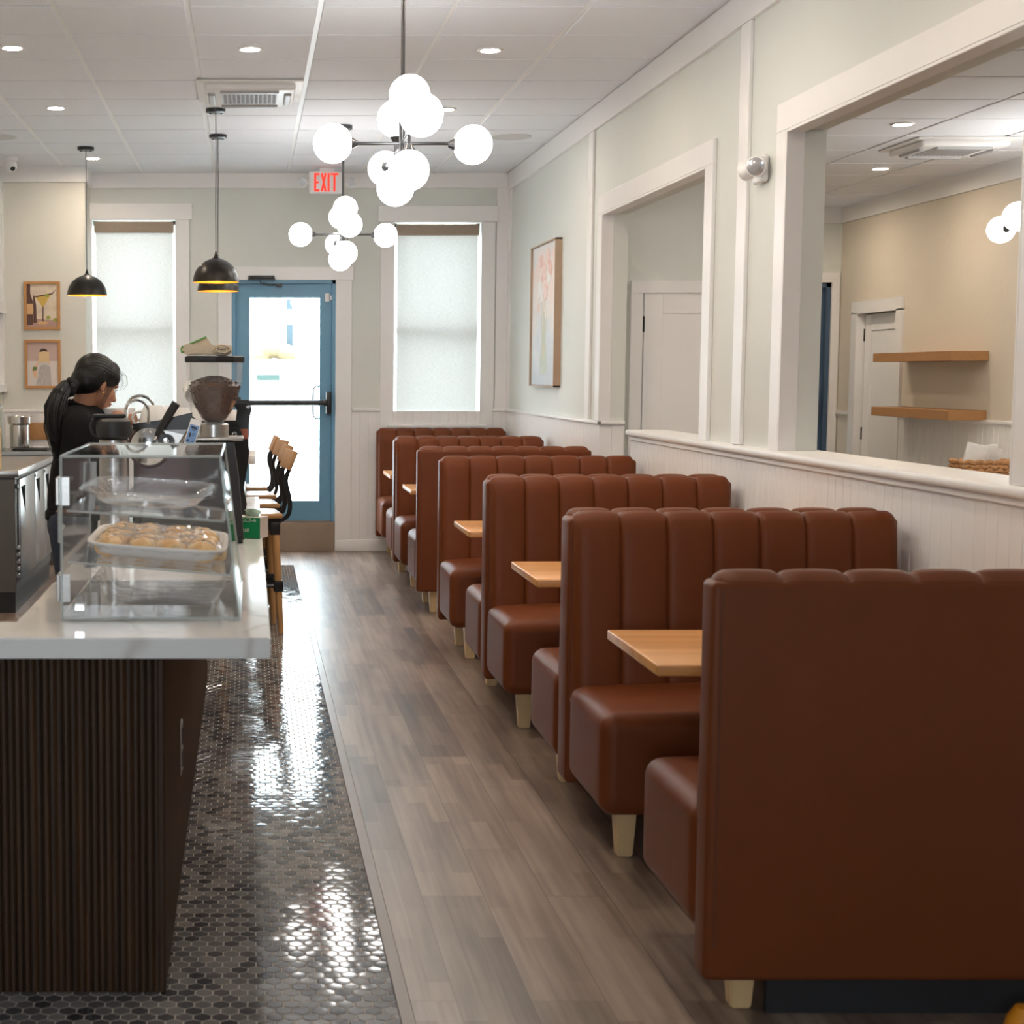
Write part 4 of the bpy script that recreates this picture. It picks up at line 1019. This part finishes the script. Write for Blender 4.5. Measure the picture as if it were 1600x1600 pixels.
for i in range(10):
    u = .30 + .05*i; paint(p, fr, 'stripe', [(u, .0), (u+.014, .0), (.42+.034*i+.010, .5-.012*abs(i-4)), (.42+.034*i, .5-.012*abs(i-4))], dl, 4)
paint(p, fr, 'book', [(.37, .54), (.72, .54), (.71, .78), (.55, .80), (.37, .77)], M('print_book', srgb(222, 190, 146), .7), 4)
paint(p, fr, 'cup', [(.17, .34), (.31, .36), (.31, .44), (.18, .44)], M('print_green', srgb(92, 112, 66), .7), 4)

# painting on the dividing wall
pa = thing('painting', 'pastel flower painting in a thin wooden frame on the dividing wall', 'painting', (XW, 11.65, 1.41))
a0, a1, c0, c1 = 11.14, 12.10, 1.412, 2.452
def mat_pastel():
    n = N('pastel_canvas'); tc = n.n('ShaderNodeTexCoord'); sp = n.n('ShaderNodeSeparateXYZ'); n.l(tc.outputs['Generated'], sp.inputs[0])
    f = n.noise(n.coord((1, 1, .7)), 4.5, 5, .6)
    h = n.math('ADD', sp.outputs[2], n.math('MULTIPLY', n.math('SUBTRACT', f, .5), .9))
    c = n.ramp(h, [(.05, srgb(198, 204, 208)), (.35, srgb(216, 220, 222)), (.62, srgb(232, 222, 214)), (.85, srgb(238, 214, 204)), (1, srgb(224, 222, 220))])
    n.pbr(c, .7); return n.m
cv = MB().box(XW-.034, XW-.004, a0+.012, a1-.012, c0+.012, c1-.012).build('canvas', mat_pastel(), pa, 0)
mb = MB()
for (a, b, c, d) in ((a0, a0+.010, c0, c1), (a1-.010, a1, c0, c1), (a0, a1, c0, c0+.010), (a0, a1, c1-.010, c1)): mb.box(XW-.05, XW-.001, a, b, c, d)
mb.build('frame', M('walnut_frame', srgb(172, 146, 122), .5, var=.1), pa, 0)
pks = [M('petal_pink', srgb(234, 206, 196), .7, var=.15, vscale=25), M('petal_coral', srgb(230, 190, 178), .7, var=.15, vscale=25), M('petal_white', srgb(236, 230, 224), .7)]
random.seed(3)
def stroke(name, poly, mat, lift): MB().prism(poly, 'x', XW-.034-lift*.0006, XW-.0335).build(name, mat, cv, 0)
for i in range(16):
    cy, cz = random.uniform(11.35, 11.9), random.uniform(1.95, 2.36); r = random.uniform(.04, .09)
    stroke('petals', [(cy+r*(1+.25*math.sin(3*k+i))*math.cos(2*PI*k/14), cz+r*.8*(1+.25*math.sin(2*k+i))*math.sin(2*PI*k/14)) for k in range(14)], pks[i % 3], 1+i % 4)
stroke('vase', [(11.50, 1.5), (11.72, 1.5), (11.75, 1.6), (11.68, 1.75), (11.64, 1.95), (11.58, 1.95), (11.54, 1.75), (11.47, 1.6)], M('vase_grey_green', srgb(196, 204, 190), .7, var=.1), 1)
for i in range(5): stroke('stem', [(11.57+.02*i, 1.62), (11.58+.02*i, 1.62), (11.50+.055*i, 2.05), (11.49+.055*i, 2.05)], M('stem_ochre', srgb(212, 202, 176), .7), 2)

# ================================================================= ceiling fixtures
TRIMW = M('white_fixture', (.82, .81, .80), .35)
def downlight(x, y, z, label):
    t = thing('downlight', label, 'ceiling light', (x, y, z-.009), 'round recessed downlights')
    MB().lathe([(.046, -.001), (.050, -.007), (.060, -.008), (.066, -.003), (.066, .002), (.046, .002)], (0, 0, 0), 32).build('trim_ring', TRIMW, t, 40, local=True)
    MB().lathe([(0, -.003), (.047, -.003), (.047, .0), (0, .0)], (0, 0, 0), 32).build('diffuser', DOWN, t, 40, local=True)
    return t
labs = {(-1.21, 8.28): 'round downlight at the top left corner of the ceiling view', (.01, 8.31): 'round downlight just before the ceiling cassette', (1.25, 8.34): 'round downlight right of the nearer globe chandelier, closest to the viewer',
        (-1.21, 10.12): 'round downlight left of the cassette, above the service area', (1.25, 10.17): 'round downlight partly beside the globes of the nearer chandelier', (-1.205, 12.44): 'small far downlight beside the cord of the left pendant'}
first = None
for (x, y), lab in labs.items():
    if first is None: first = downlight(x, y, CZ, lab)
    else: dup(first, (x, y, CZ-.009), lab)
for (x, y) in ((-1.21, 6.45), (.01, 6.45), (1.25, 6.45), (-1.21, 4.6), (.01, 4.6), (1.25, 4.6)):
    dup(first, (x, y, CZ-.009), 'round downlight overhead, above the upper edge of the view')
dup(first, (3.645, 8.96, CZ2-.009), 'round downlight in the next room, nearer of the two')
dup(first, (4.282, 10.87, CZ2-.009), 'round downlight in the next room, farther of the two')
for (x, y) in ((3.3, 6.2), (4.3, 6.2), (4.25, 12.5), (3.3, 11.9)): dup(first, (x, y, CZ2-.009), 'unseen round downlight added to brighten the next room')  # extra lamps out of view, added to brighten the next room

def cassette(x0, x1, y0, y1, z, label):
    t = thing('air_cassette', label, 'air conditioner', ((x0+x1)/2, (y0+y1)/2, z)); hx, hy = (x1-x0)/2, (y1-y0)/2
    MB().box(-hx, hx, -hy, hy, -.014, -.001, .006, 2).build('flange', TRIMW, t, 35, local=True)
    MB().rbox((0, 0, -.030), (hx*.86, hy*.84, .022), .02, 3, 2).build('panel', TRIMW, t, 35, local=True)
    mb = MB()
    for i in range(15): mb.box(-hx*.52, hx*.52, -hy*.50+i*hy*1.0/14.5, -hy*.50+i*hy/14.5+.008, -.0545, -.051)
    for i in range(13): mb.box(-hx*.52+i*hx*1.04/12.3, -hx*.52+i*hx*1.04/12.3+.008, -hy*.5, hy*.5, -.0555, -.051)
    mb.build('grille', M('grey_grille', (.35, .35, .36), .5), t, 0, local=True)
    GV = M('grey_vane', (.42, .42, .43), .4)
    for (cx, cy, a, b) in ((0, -hy*.70, hx*.55, hy*.08), (0, hy*.70, hx*.55, hy*.08), (-hx*.72, 0, hx*.07, hy*.5), (hx*.72, 0, hx*.07, hy*.5)):
        MB().rbox((cx, cy, -.054), (a, b, .012), .011, 3, 3).build('vane', GV, t, 40, local=True)
    return t
cassette(-.30, .315, 9.16, 9.84, CZ-.008, 'white ceiling air conditioner cassette above the counter')
cassette(3.93, 4.54, 9.42, 10.02, CZ2-.008, 'white ceiling air conditioner cassette in the next room')
SPK = M('speaker_mesh', (.60, .60, .60), .7, var=.1, vscale=300)
sp = thing('ceiling_speaker', 'round flush ceiling speaker near the dividing wall', 'speaker', (1.853, 11.35, CZ-.009), 'round ceiling speakers')
MB().lathe([(0, -.006), (.13, -.006), (.145, -.003), (.145, .002), (0, .002)], (0, 0, 0), 40).build('grille', SPK, sp, 40, local=True)
dup(sp, (-1.78, 11.35, CZ-.009), 'round flush ceiling speaker at the left edge of the view')
def dome(loc, label):
    t = thing('security_camera', label, 'camera', loc)
    MB().lathe([(0, 0), (.052, 0), (.052, -.03), (.046, -.036), (0, -.036)], (0, 0, 0), 24).build('mount', TRIMW, t, 40, local=True)
    MB().ball((0, 0, -.062), (.044, .044, .05), 20, 14).build('dome', TRIMW, t, 60, local=True)
    MB().ball((.012, -.022, -.086), (.022, .022, .022), 14, 10).build('lens', BLACK, t, 60, local=True)
    return t
dome((-1.83, 12.40, CZ-.009), 'white dome security camera on the ceiling at the left')
dome((3.72, 10.9, CZ2-.009), 'small security camera on the ceiling of the next room')

# pendants
def pendant(x, y, label):
    t = thing('pendant_lamp', label, 'pendant lamp', (x, y, CZ-.009), 'black dome pendants over the counter'); R = .148; zr = 2.085-(CZ-.009)
    GOLD = M('gold_lining', srgb(226, 170, 60), .4, .3)
    MB().lathe([(0, 0), (.062, 0), (.062, -.022), (.05, -.026), (0, -.026)], (0, 0, 0), 28).cyl((.035, 0, -.026), (.035, 0, -.034), .005).cyl((-.035, 0, -.026), (-.035, 0, -.034), .005).build('canopy', BLACK, t, 40, local=True)
    MB().tube([(0, 0, -.02), (.002, .001, -.3), (-.001, 0, -.6), (0, 0, zr+.185)], .0028, 6).build('cord', BLACK, t, 60, local=True)
    prof = [(R*math.cos(a), zr + R*1.02*math.sin(a)) for a in [PI/2*i/14 for i in range(13)]] + [(.016, zr+.158), (.009, zr+.175), (.005, zr+.195), (0, zr+.196)]
    MB().lathe(prof, (0, 0, 0), 40).build('shade', M('black_bronze', (.018, .015, .012), .35, .4), t, 60, local=True)
    MB().lathe([((R-.003)*math.cos(a), zr + .0005 + (R-.003)*math.sin(a)) for a in [PI/2*i/14 for i in range(15)]], (0, 0, 0), 40).build('lining', GOLD, t, 60, local=True)
    MB().ball((0, 0, zr+.062), .038, 16, 10).build('bulb', EM('warm_bulb', (1, .72, .34), 34.0) if 'warm_bulb' not in MATS else MATS['warm_bulb'], t, 60, local=True)
    return t
p0 = pendant(-.206, 10.17, 'black dome pendant lamp nearest over the counter, in front of another')
dup(p0, (-.213, 11.26, CZ-.009), 'black dome pendant lamp just behind the nearest one, overlapping it')
dup(p0, (-1.20, 11.86, CZ-.009), 'black dome pendant lamp at the left in front of the left window')

# globe chandeliers
def chandelier(x, y, z, label, zc=CZ):
    t = thing('globe_chandelier', label, 'chandelier', (x, y, zc-.009), 'white globe chandeliers'); h = z-(zc-.009)
    MB().lathe([(0, 0), (.062, 0), (.062, -.025), (0, -.027)], (0, 0, 0), 28).build('canopy', DARKMETAL, t, 40, local=True)
    MB().cyl((0, 0, -.02), (0, 0, h-.04), .0085, seg=12).cyl((0, 0, h-.045), (0, 0, h+.10), .014, seg=14).build('rod', DARKMETAL, t, 40, local=True)
    a = MB()
    a.cyl((-.20, 0, h), (.20, 0, h), .007, seg=10).cyl((0, -.64, h), (0, .70, h), .007, seg=10)
    for yy in (-.285, .285): a.cyl((0, yy, h-.07), (0, yy, h+.07), .007, seg=10)
    a.build('arms', DARKMETAL, t, 40, local=True)
    G = .0805
    for (gx, gy, gz) in ((-.285, 0, 0), (.29, 0, -.005), (0, -.285, .145), (0, -.285, -.145), (0, .285, .145), (0, .285, -.145), (0, -.72, 0), (0, .80, 0)):
        g = MB().ball((gx, gy, h+gz), G, 32, 20).build('globe', GLOBE, t, 60, local=True)
        d = Vector((gx, gy if abs(gy) > .5 else 0, gz if abs(gy) < .5 and gx == 0 else 0)).normalized()
        c = Vector((gx, gy, h+gz))
        MB().cyl(c-d*(G+.022), c-d*(G-.012), .011, .030, 20).build('socket', DARKMETAL, g, 40, local=True)
    return t
ch = chandelier(.632, 6.6, 2.445, 'nearer chandelier of eight white globes above the booth aisle')
dup(ch, (.640, 10.84, CZ-.009), 'farther chandelier of white globes in front of the exit sign')
chandelier(4.565, 8.9, 2.375, 'globe chandelier in the next room, partly behind the opening edge', CZ2)

# exit sign
ex = thing('exit_sign', 'white exit sign with red letters and two lamp heads', 'exit sign', (.637, 13.0, 2.95))
MB().rbox((.637, 13.0, 3.05), (.146, .026, .090), .014, 3, 2).build('housing', TRIMW, ex)
MB().rbox((.637, 13.0, 3.150), (.06, .025, .020), .006, 2, 2).build('mount', TRIMW, ex)
REDE = EM('exit_red_glow', (1, .055, .035), 1.25)
L = MB(); yy = 12.9735; w = .047; g0 = .637-.104; z0, z1 = 2.976, 3.122; s_ = .0165
def bar_(x0, x1, a, b): L.box(x0, x1, yy-.002, yy+.004, a, b)
x = g0; bar_(x, x+s_, z0, z1); bar_(x, x+w*.92, z0, z0+s_); bar_(x, x+w*.92, z1-s_, z1); bar_(x, x+w*.8, (z0+z1)/2-s_/2, (z0+z1)/2+s_/2)
x = g0+.053
for sg in (1, -1):
    xa, xb = (x, x+w) if sg > 0 else (x+w, x)
    L.prism([(xa-s_*.0 if sg > 0 else xa-s_, z0), (xa+s_ if sg > 0 else xa, z0), (xb if sg > 0 else xb+s_, z1), (xb-s_ if sg > 0 else xb, z1)], 'y', yy-.002, yy+.004)
x = g0+.108; bar_(x, x+s_, z0, z1)
x = g0+.133; bar_(x, x+.062, z1-s_, z1); bar_(x+.031-s_/2, x+.031+s_/2, z0, z1)
L.build('letters', REDE, ex, 0)
for sx in (-1, 1):
    hd = MB().lathe([(0, 0), (.036, 0), (.042, .012), (.040, .04), (.02, .062), (0, .065)], (.637+sx*.198, 12.955, 3.045), 24, mat=Matrix.Rotation(-PI/2, 3, 'X')).cyl((.637+sx*.165, 12.99, 3.045), (.637+sx*.12, 13.0, 3.045), .012).build('lamp_head', TRIMW, ex)
    MB().lathe([(0, -.002), (.033, -.002), (.033, .0), (0, .0)], (.637+sx*.198, 12.955, 3.045), 20, mat=Matrix.Rotation(-PI/2, 3, 'X')).build('lens', M('lamp_lens', (.55, .55, .56), .15, .5, var=.3, vscale=90), hd)
# emergency lamps on the dividing wall
def emergency(loc, label, sgn=-1):
    t = thing('emergency_light', label, 'emergency light', loc); t.scale = (.78, .78, .78)
    MB().rbox((sgn*.022, 0, 0), (.022, .085, .075), .02, 3, 2).build('base', TRIMW, t, 50, local=True)
    for sy in (-1, 1):
        rot = (Matrix.Rotation(sy*math.radians(52), 3, 'Z') @ Matrix.Rotation(math.radians(90) if False else 0, 3, 'X'))
        d = Vector((sgn*.55, sy*.75 if sy < 0 else .8, -.22)).normalized(); c = Vector((sgn*.06, sy*.075, .012))
        q = d.to_track_quat('Z', 'Y').to_matrix()
        hd = MB().lathe([(0, -.055), (.03, -.05), (.050, -.02), (.056, .02), (.056, .035), (.050, .040), (0, .040)], c, 28, mat=q).build('lamp_head', TRIMW, t, 50, local=True)
        mb = MB().lathe([(0, .044), (.047, .041), (.049, .0395), (0, .039)], c, 28, mat=q)
        ln = mb.build('lens', M('lamp_lens', (.55, .55, .56), .15, .5, var=.3, vscale=90), hd, 50, local=True)
    return t
emergency((XW-.002, 6.80, 2.365), 'white twin emergency light on the dividing wall between the openings')
emergency((HW+.002, 6.86, 2.36), 'emergency lamp on the back of the dividing wall, seen through the second opening', 1)

# ================================================================= next room
for z, lab in ((1.625, 'upper oak floating shelf on the far wall of the next room'), (1.225, 'lower oak floating shelf on the far wall of the next room')):
    tag(MB().box(XR-.26, XR-.001, 10.68, 12.0, z-.033, z+.033, .002, 1).build('floating_shelf', SHELFWOOD, None), lab, 'shelf', 'oak floating shelves')
ct_ = thing('console_table', 'low white console under the oak shelves', 'table', (4.72, 10.2, 0))
MB().box(4.45, XR-.03, 9.4, 10.95, .74, .775, .004, 1).build('tabletop', WHITE, ct_)
for x in (4.49, XR-.07):
    for y in (9.45, 10.90): MB().box(x-.025, x+.025, y-.025, y+.025, 0, .74).build('leg', WHITE, ct_)
WICK = M('wicker', srgb(186, 138, 92), .7, var=.4, vscale=60, bump=.8, bscale=120)
bk = thing('wicker_basket', 'small wicker basket of napkins seen over the half wall', 'basket', (4.62, 9.98, .776))
mb = MB(); hx, hy = .155, .09
for lv in range(7):
    zz = .79 + lv*.027; pts = []
    for i in range(73):
        a = 2*PI*i/72; c, s_ = math.cos(a), math.sin(a); k = (abs(c)**5+abs(s_)**5)**(-1/5)
        pts.append((4.62+(hx+.008*math.sin(i*1.5+lv*PI))*c*k, 9.98+(hy+.008*math.sin(i*1.5+lv*PI))*s_*k, zz + .006*math.sin(i*1.5)))
    mb.tube(pts, .014, 6)
mb.build('weave', WICK, bk, 60)
MB().box(4.47, 4.77, 9.895, 10.065, .777, .79).build('bottom', WICK, bk, 0)
for i, (x, rz, rx, zz) in enumerate(((4.56, .1, .25, 1.02), (4.59, -.15, .12, 1.0), (4.67, .2, -.1, 1.01), (4.69, -.05, .2, 1.0))):
    mb = MB().rbox((0, 0, 0), (.068, .012, .09), .004, 2, 2); mb.xf(Matrix.Translation((x, 9.95+.03*i-.03, zz-.045)) @ Matrix.Rotation(rz, 4, 'Z') @ Matrix.Rotation(rx, 4, 'Y'))
    tag(mb.build('napkin_stack', M('white_paper', (.78, .76, .74), .8)), ['leftmost sheaf of white napkins standing in the wicker basket', 'tall white napkins left of centre in the wicker basket', 'white napkins right of centre in the wicker basket', 'rightmost sheaf of white napkins standing in the wicker basket'][i], 'napkins', 'napkins in the basket')

# small orange floor item at the right corner
tag(MB().lathe([(0, .0), (.05, 0), (.05, .01), (.038, .06), (.022, .085), (0, .09)], (1.745, 3.44, 0), 20).build('rubber_doorstop', M('orange_rubber', srgb(226, 146, 30), .5)), 'small orange rounded item on the floor at the lower right corner', 'doorstop')

# ================================================================= the barista
def limb(mb, pts, seg=12):
    for (p, r), (q, s_) in zip(pts, pts[1:]):
        mb.cyl(p, q, r, s_, seg); mb.ball(p, r, seg, 8); mb.ball(q, s_, seg, 8)
PY = 7.0
SKIN = M('warm_skin', srgb(160, 112, 86), .5, var=.06, vscale=20)
HAIR = M('black_hair', (.006, .005, .0045), .42, 0, .28, var=.4, vscale=30, stretch=(8, 8, 1))
FLEECE = M('black_sweatshirt', (.0065, .006, .0065), .95, spec=.2, var=.3, vscale=20, bump=.3, bscale=200)
DENIM = M('dark_denim', srgb(38, 46, 62), .85, var=.3, vscale=40, bump=.3, bscale=300)
SHOE = M('black_shoe', (.015, .015, .015), .5)
pr = thing('person', 'barista with black ponytail and black sweatshirt, head bent over a bowl behind the counter', 'person', (-.80, PY, 0))
hips = Vector((-.775, PY, .90)); neckb = Vector((-.735, PY, 1.325)); headc = Vector((-.668, PY+.01, 1.462))
HR = Matrix.Translation(headc) @ Matrix.Rotation(math.radians(36), 4, 'Z') @ Matrix.Rotation(math.radians(24), 4, 'Y')   # local +x is where she looks
H = lambda p: HR @ Vector(p)
HR3 = HR.to_3x3()
mb = MB()
# head: skull, face, jaw, nose, lips, brow, ears, neck
mb.ball(H((-.012, 0, .022)), (.095, .074, .088), 24, 16, HR3); mb.ball(H((.030, 0, -.030)), (.062, .060, .076), 20, 14, HR3)
mb.ball(H((.050, 0, -.082)), (.034, .036, .030), 16, 10, HR3); mb.ball(H((.066, 0, -.092)), (.018, .022, .017), 12, 8, HR3)
mb.cyl(H((.086, 0, .008)), H((.106, 0, -.034)), .008, .013, 10); mb.ball(H((.106, 0, -.036)), (.014, .015, .011), 12, 8, HR3)
for sy in (-1, 1):
    mb.ball(H((.094, sy*.011, -.038)), (.010, .009, .008), 10, 6, HR3); mb.ball(H((.074, sy*.030, .018)), (.018, .024, .009), 12, 8, HR3)
    mb.ball(H((.062, sy*.036, -.030)), (.024, .018, .022), 12, 8, HR3); mb.ball(H((-.010, sy*.073, -.014)), (.017, .009, .026), 14, 10, HR3); mb.ball(H((-.004, sy*.075, -.034)), (.010, .008, .011), 10, 8, HR3)
mb.ball(H((.088, 0, -.060)), (.012, .022, .006), 12, 8, HR3); mb.ball(H((.086, 0, -.070)), (.012, .019, .007), 12, 8, HR3)
limb(mb, [(H((-.03, 0, -.05)), .050), (neckb+Vector((.0, 0, .02)), .054), (neckb+Vector((-.01, 0, -.06)), .066)], 16)
# torso and legs
limb(mb, [((-.73, PY, 1.24), .10), ((-.755, PY, 1.08), .105), (hips, .115)], 16)
for sy in (-1, 1):
    sh = Vector((-.735, PY+sy*.165, 1.275)); el = Vector((-.735+.02*sy, PY+sy*.215, 1.03)); wr = Vector((-.625, PY+.03+sy*.098, 1.262)); pm = Vector((-.592, PY+.03+sy*.092, 1.296))
    limb(mb, [((-.75, PY+sy*.06, 1.27), .085), (sh, .058), (el, .042), (wr, .026), (pm, .027)], 14)
    mb.ball(pm+Vector((.02, 0, .012)), (.042, .020, .036), 14, 10)
    # fingers curl round the bowl rim
    for f, (dz, ln, rr) in enumerate(((.024, .9, .0082), (.010, 1.0, .0086), (-.004, .94, .0084), (-.018, .76, .0074))):
        b = pm+Vector((.048, -sy*.002, dz)); m1 = b+Vector((.026*ln, -sy*.006, .003)); m2 = m1+Vector((.016*ln, -sy*.018, -.002)); m3 = m2+Vector((.003, -sy*.018*ln, -.004))
        limb(mb, [(b-Vector((.02, 0, 0)), rr), (b, rr), (m1, rr*.95), (m2, rr*.88), (m3, rr*.78)], 8)
    tb0 = pm+Vector((.002, -sy*.012, .026)); limb(mb, [(tb0, .011), (tb0+Vector((.020, -sy*.018, .018)), .0098), (tb0+Vector((.042, -sy*.026, .016)), .0088)], 8)
    hp_ = hips+Vector((.0, sy*.085, -.03)); kn = Vector((-.755, PY+sy*.10, .48)); an = Vector((-.80, PY+sy*.105, .09))
    limb(mb, [(hp_, .088), (kn, .056), (an, .038)], 14); limb(mb, [(an+Vector((-.02, 0, -.04)), .038), (an+Vector((.13, sy*.01, -.055)), .030)], 12)
body = mb.build('body', SKIN, pr); remesh(body, .0062, 3)
# face details
mb = MB()
for sy in (-1, 1): mb.ball(H((.074, sy*.031, -.002)), .0105, 12, 8)
ey = mb.build('eyes', M('eye_white', (.7, .68, .66), .2), pr, 60)
mb = MB()
for sy in (-1, 1): mb.ball(H((.0815, sy*.031, -.004)), .0055, 10, 8)
mb.build('irises', M('dark_iris', (.012, .008, .006), .15), ey, 60)
mb = MB()
for sy in (-1, 1): mb.tube([H((.083, sy*.014, .026)), H((.084, sy*.032, .030)), H((.070, sy*.050, .024))], .0030, 6).tube([H((.087, sy*.022, .004)), H((.088, sy*.034, .005)), H((.078, sy*.046, .001))], .0018, 6)
mb.build('eyebrows', HAIR, pr, 60)
mb = MB().ball(H((.096, 0, -.060)), (.006, .019, .0045), 12, 6, HR3).ball(H((.094, 0, -.069)), (.006, .016, .005), 12, 6, HR3); mb.build('lips', M('rosy_lips', srgb(160, 84, 76), .45), pr, 60)
mb = MB()
for sy in (-1, 1): mb.ball(H((.0, sy*.086, -.046)), .0042, 10, 8)
mb.build('earring', M('gold', (.8, .5, .15), .2, 1), pr, 60)
# sweatshirt
mb = MB()
limb(mb, [((-.725, PY, 1.265), .115), ((-.748, PY, 1.10), .122), ((-.768, PY, .96), .126), ((-.776, PY, .90), .120)], 18)
mb.ball((-.738, PY, 1.20), (.122, .185, .13), 20, 14); mb.ball((-.76, PY, 1.05), (.120, .165, .16), 20, 14); mb.ball((-.774, PY, .91), (.116, .160, .075), 20, 14)
for sy in (-1, 1):
    sh = Vector((-.735, PY+sy*.165, 1.270)); el = Vector((-.735+.02*sy, PY+sy*.215, 1.03)); wr = Vector((-.635, PY+.03+sy*.100, 1.252))
    limb(mb, [((-.752, PY+sy*.07, 1.285), .082), (sh, .078), (el, .062), (wr, .042)], 14); mb.cyl(wr, wr+Vector((.014, 0, .016)), .042, .036, 14)
limb(mb, [((-.745, PY, 1.30), .085), ((-.738, PY, 1.345), .064)], 16)
sw = mb.build('sweatshirt', FLEECE, pr); remesh(sw, .010, 6)
mb = MB().lathe([(.064, -.012), (.069, -.004), (.070, .010), (.066, .018), (.060, .016), (.060, -.01)], (-.736, PY, 1.352), 28, mat=Matrix.Rotation(math.radians(22), 3, 'Y')); mb.build('collar', FLEECE, sw, 60)
mb = MB().lathe([(.118, -.02), (.126, -.01), (.126, .02), (.118, .03)], (0, 0, 0), 32); mb.xf(Matrix.Translation((-.776, PY, .875)) @ Matrix.Diagonal((1, 1.30, 1, 1))); mb.build('hem_band', FLEECE, sw, 60)
# jeans
mb = MB(); mb.ball((-.782, PY, .84), (.114, .160, .12), 20, 14)
for sy in (-1, 1): limb(mb, [((-.780, PY+sy*.085, .84), .102), ((-.755, PY+sy*.10, .48), .074), ((-.80, PY+sy*.105, .07), .062)], 16)
jn = mb.build('jeans', DENIM, pr); remesh(jn, .011, 5)
mb = MB()
for sy in (-1, 1): mb.rbox((-.76, PY+sy*.11, .045), (.135, .050, .044), .035, 4, 3)
mb.build('shoes', SHOE, pr, 60)
# hair: cap, scrunchie, ponytail, loose strands
mb = MB(); mb.ball(H((-.022, 0, .034)), (.101, .083, .092), 28, 18, HR3); mb.ball(H((-.055, 0, -.012)), (.068, .077, .072), 22, 14, HR3); mb.ball(H((.030, 0, .072)), (.050, .066, .046), 20, 12, HR3)
for sy in (-1, 1):
    mb.ball(H((.018, sy*.052, .040)), (.056, .030, .046), 16, 10, HR3); mb.ball(H((-.035, sy*.066, .012)), (.040, .020, .055), 16, 10, HR3)
bun = H((-.118, 0, -.072))
mb.cyl(H((-.055, 0, -.02)), bun, .066, .028, 16)
hr = mb.build('hair', HAIR, pr); remesh(hr, .0062, 4)
for v in hr.data.vertices:     # combed-back ridges
    pl = HR.inverted() @ (v.co + Vector(pr.location)); a = math.atan2(pl.y, pl.z); v.co += v.normal*.0012*math.sin(a*46 + pl.x*20)
mb = MB()
for i in range(26):
    a = 2*PI*i/26; c = bun + HR3 @ Vector((.006*math.sin(i*2.3), .030*math.cos(a), .030*math.sin(a))); mb.ball(c, (.017+.004*math.sin(i*3.1), .016, .017), 10, 8)
mb.build('scrunchie', M('black_scrunchie', (.006, .006, .007), .8, bump=.5), hr, 60)
mb = MB(); tailp = [bun, bun+Vector((-.018, -.03, .004)), bun+Vector((-.040, -.06, -.030)), bun+Vector((-.058, -.085, -.09)), bun+Vector((-.062, -.105, -.16)), bun+Vector((-.052, -.115, -.23)), bun+Vector((-.040, -.12, -.30))]
rad = [.018, .028, .036, .040, .037, .029, .010]
limb(mb, list(zip(tailp, rad)), 14)
for i in range(110):
    a, q = random.random()*2*PI, random.uniform(.75, 1.12); ph = random.random()*6; ex_ = random.uniform(.8, 1.08); o_ = []
    for p, r in zip(tailp, rad):
        rr = max(r, .014)*q; o_.append(p + Vector((math.cos(a)*rr + .003*math.sin(ph+p.z*30), math.sin(a)*rr, (p.z-bun.z)*(ex_-1) + .004*math.sin(a))))
    mb.tube(o_, [.0032, .0034, .0034, .0032, .0028, .0022, .0008], 5)
mb.build('ponytail', HAIR, hr, 60)
mb = MB()
for i in range(9):
    y0 = random.uniform(-.05, .03); b0 = H((.055+.006*i % .02, y0, .088)); mb.tube([b0, H((.088+.002*i, y0*1.1, .078)), H((.106+.0015*i, y0*1.2, .045)), H((.104, y0*1.3, .010))], [.0009, .0008, .0006, .0003], 4)
for i in range(7): mb.tube([H((.010+.004*i, -.076, .030)), H((.014+.004*i, -.081, -.01)), H((.012+.003*i, -.080, -.055)), H((.006+.004*i, -.074, -.10))], [.0012, .0011, .0009, .0004], 4)
mb.build('loose_strands', HAIR, hr, 60)
# bowl in her hands
bw_ = thing('mixing_bowl', 'wide pale ceramic bowl held by the barista', 'bowl', (-.575, PY+.03, 1.262))
MB().lathe([(0, 1.262), (.034, 1.262), (.036, 1.268), (.058, 1.285), (.070, 1.312), (.074, 1.350), (.071, 1.351), (.066, 1.314), (.054, 1.29), (0, 1.272)], (-.575, PY+.03, 0), 36).build('shell', CERAMIC, bw_, 60)
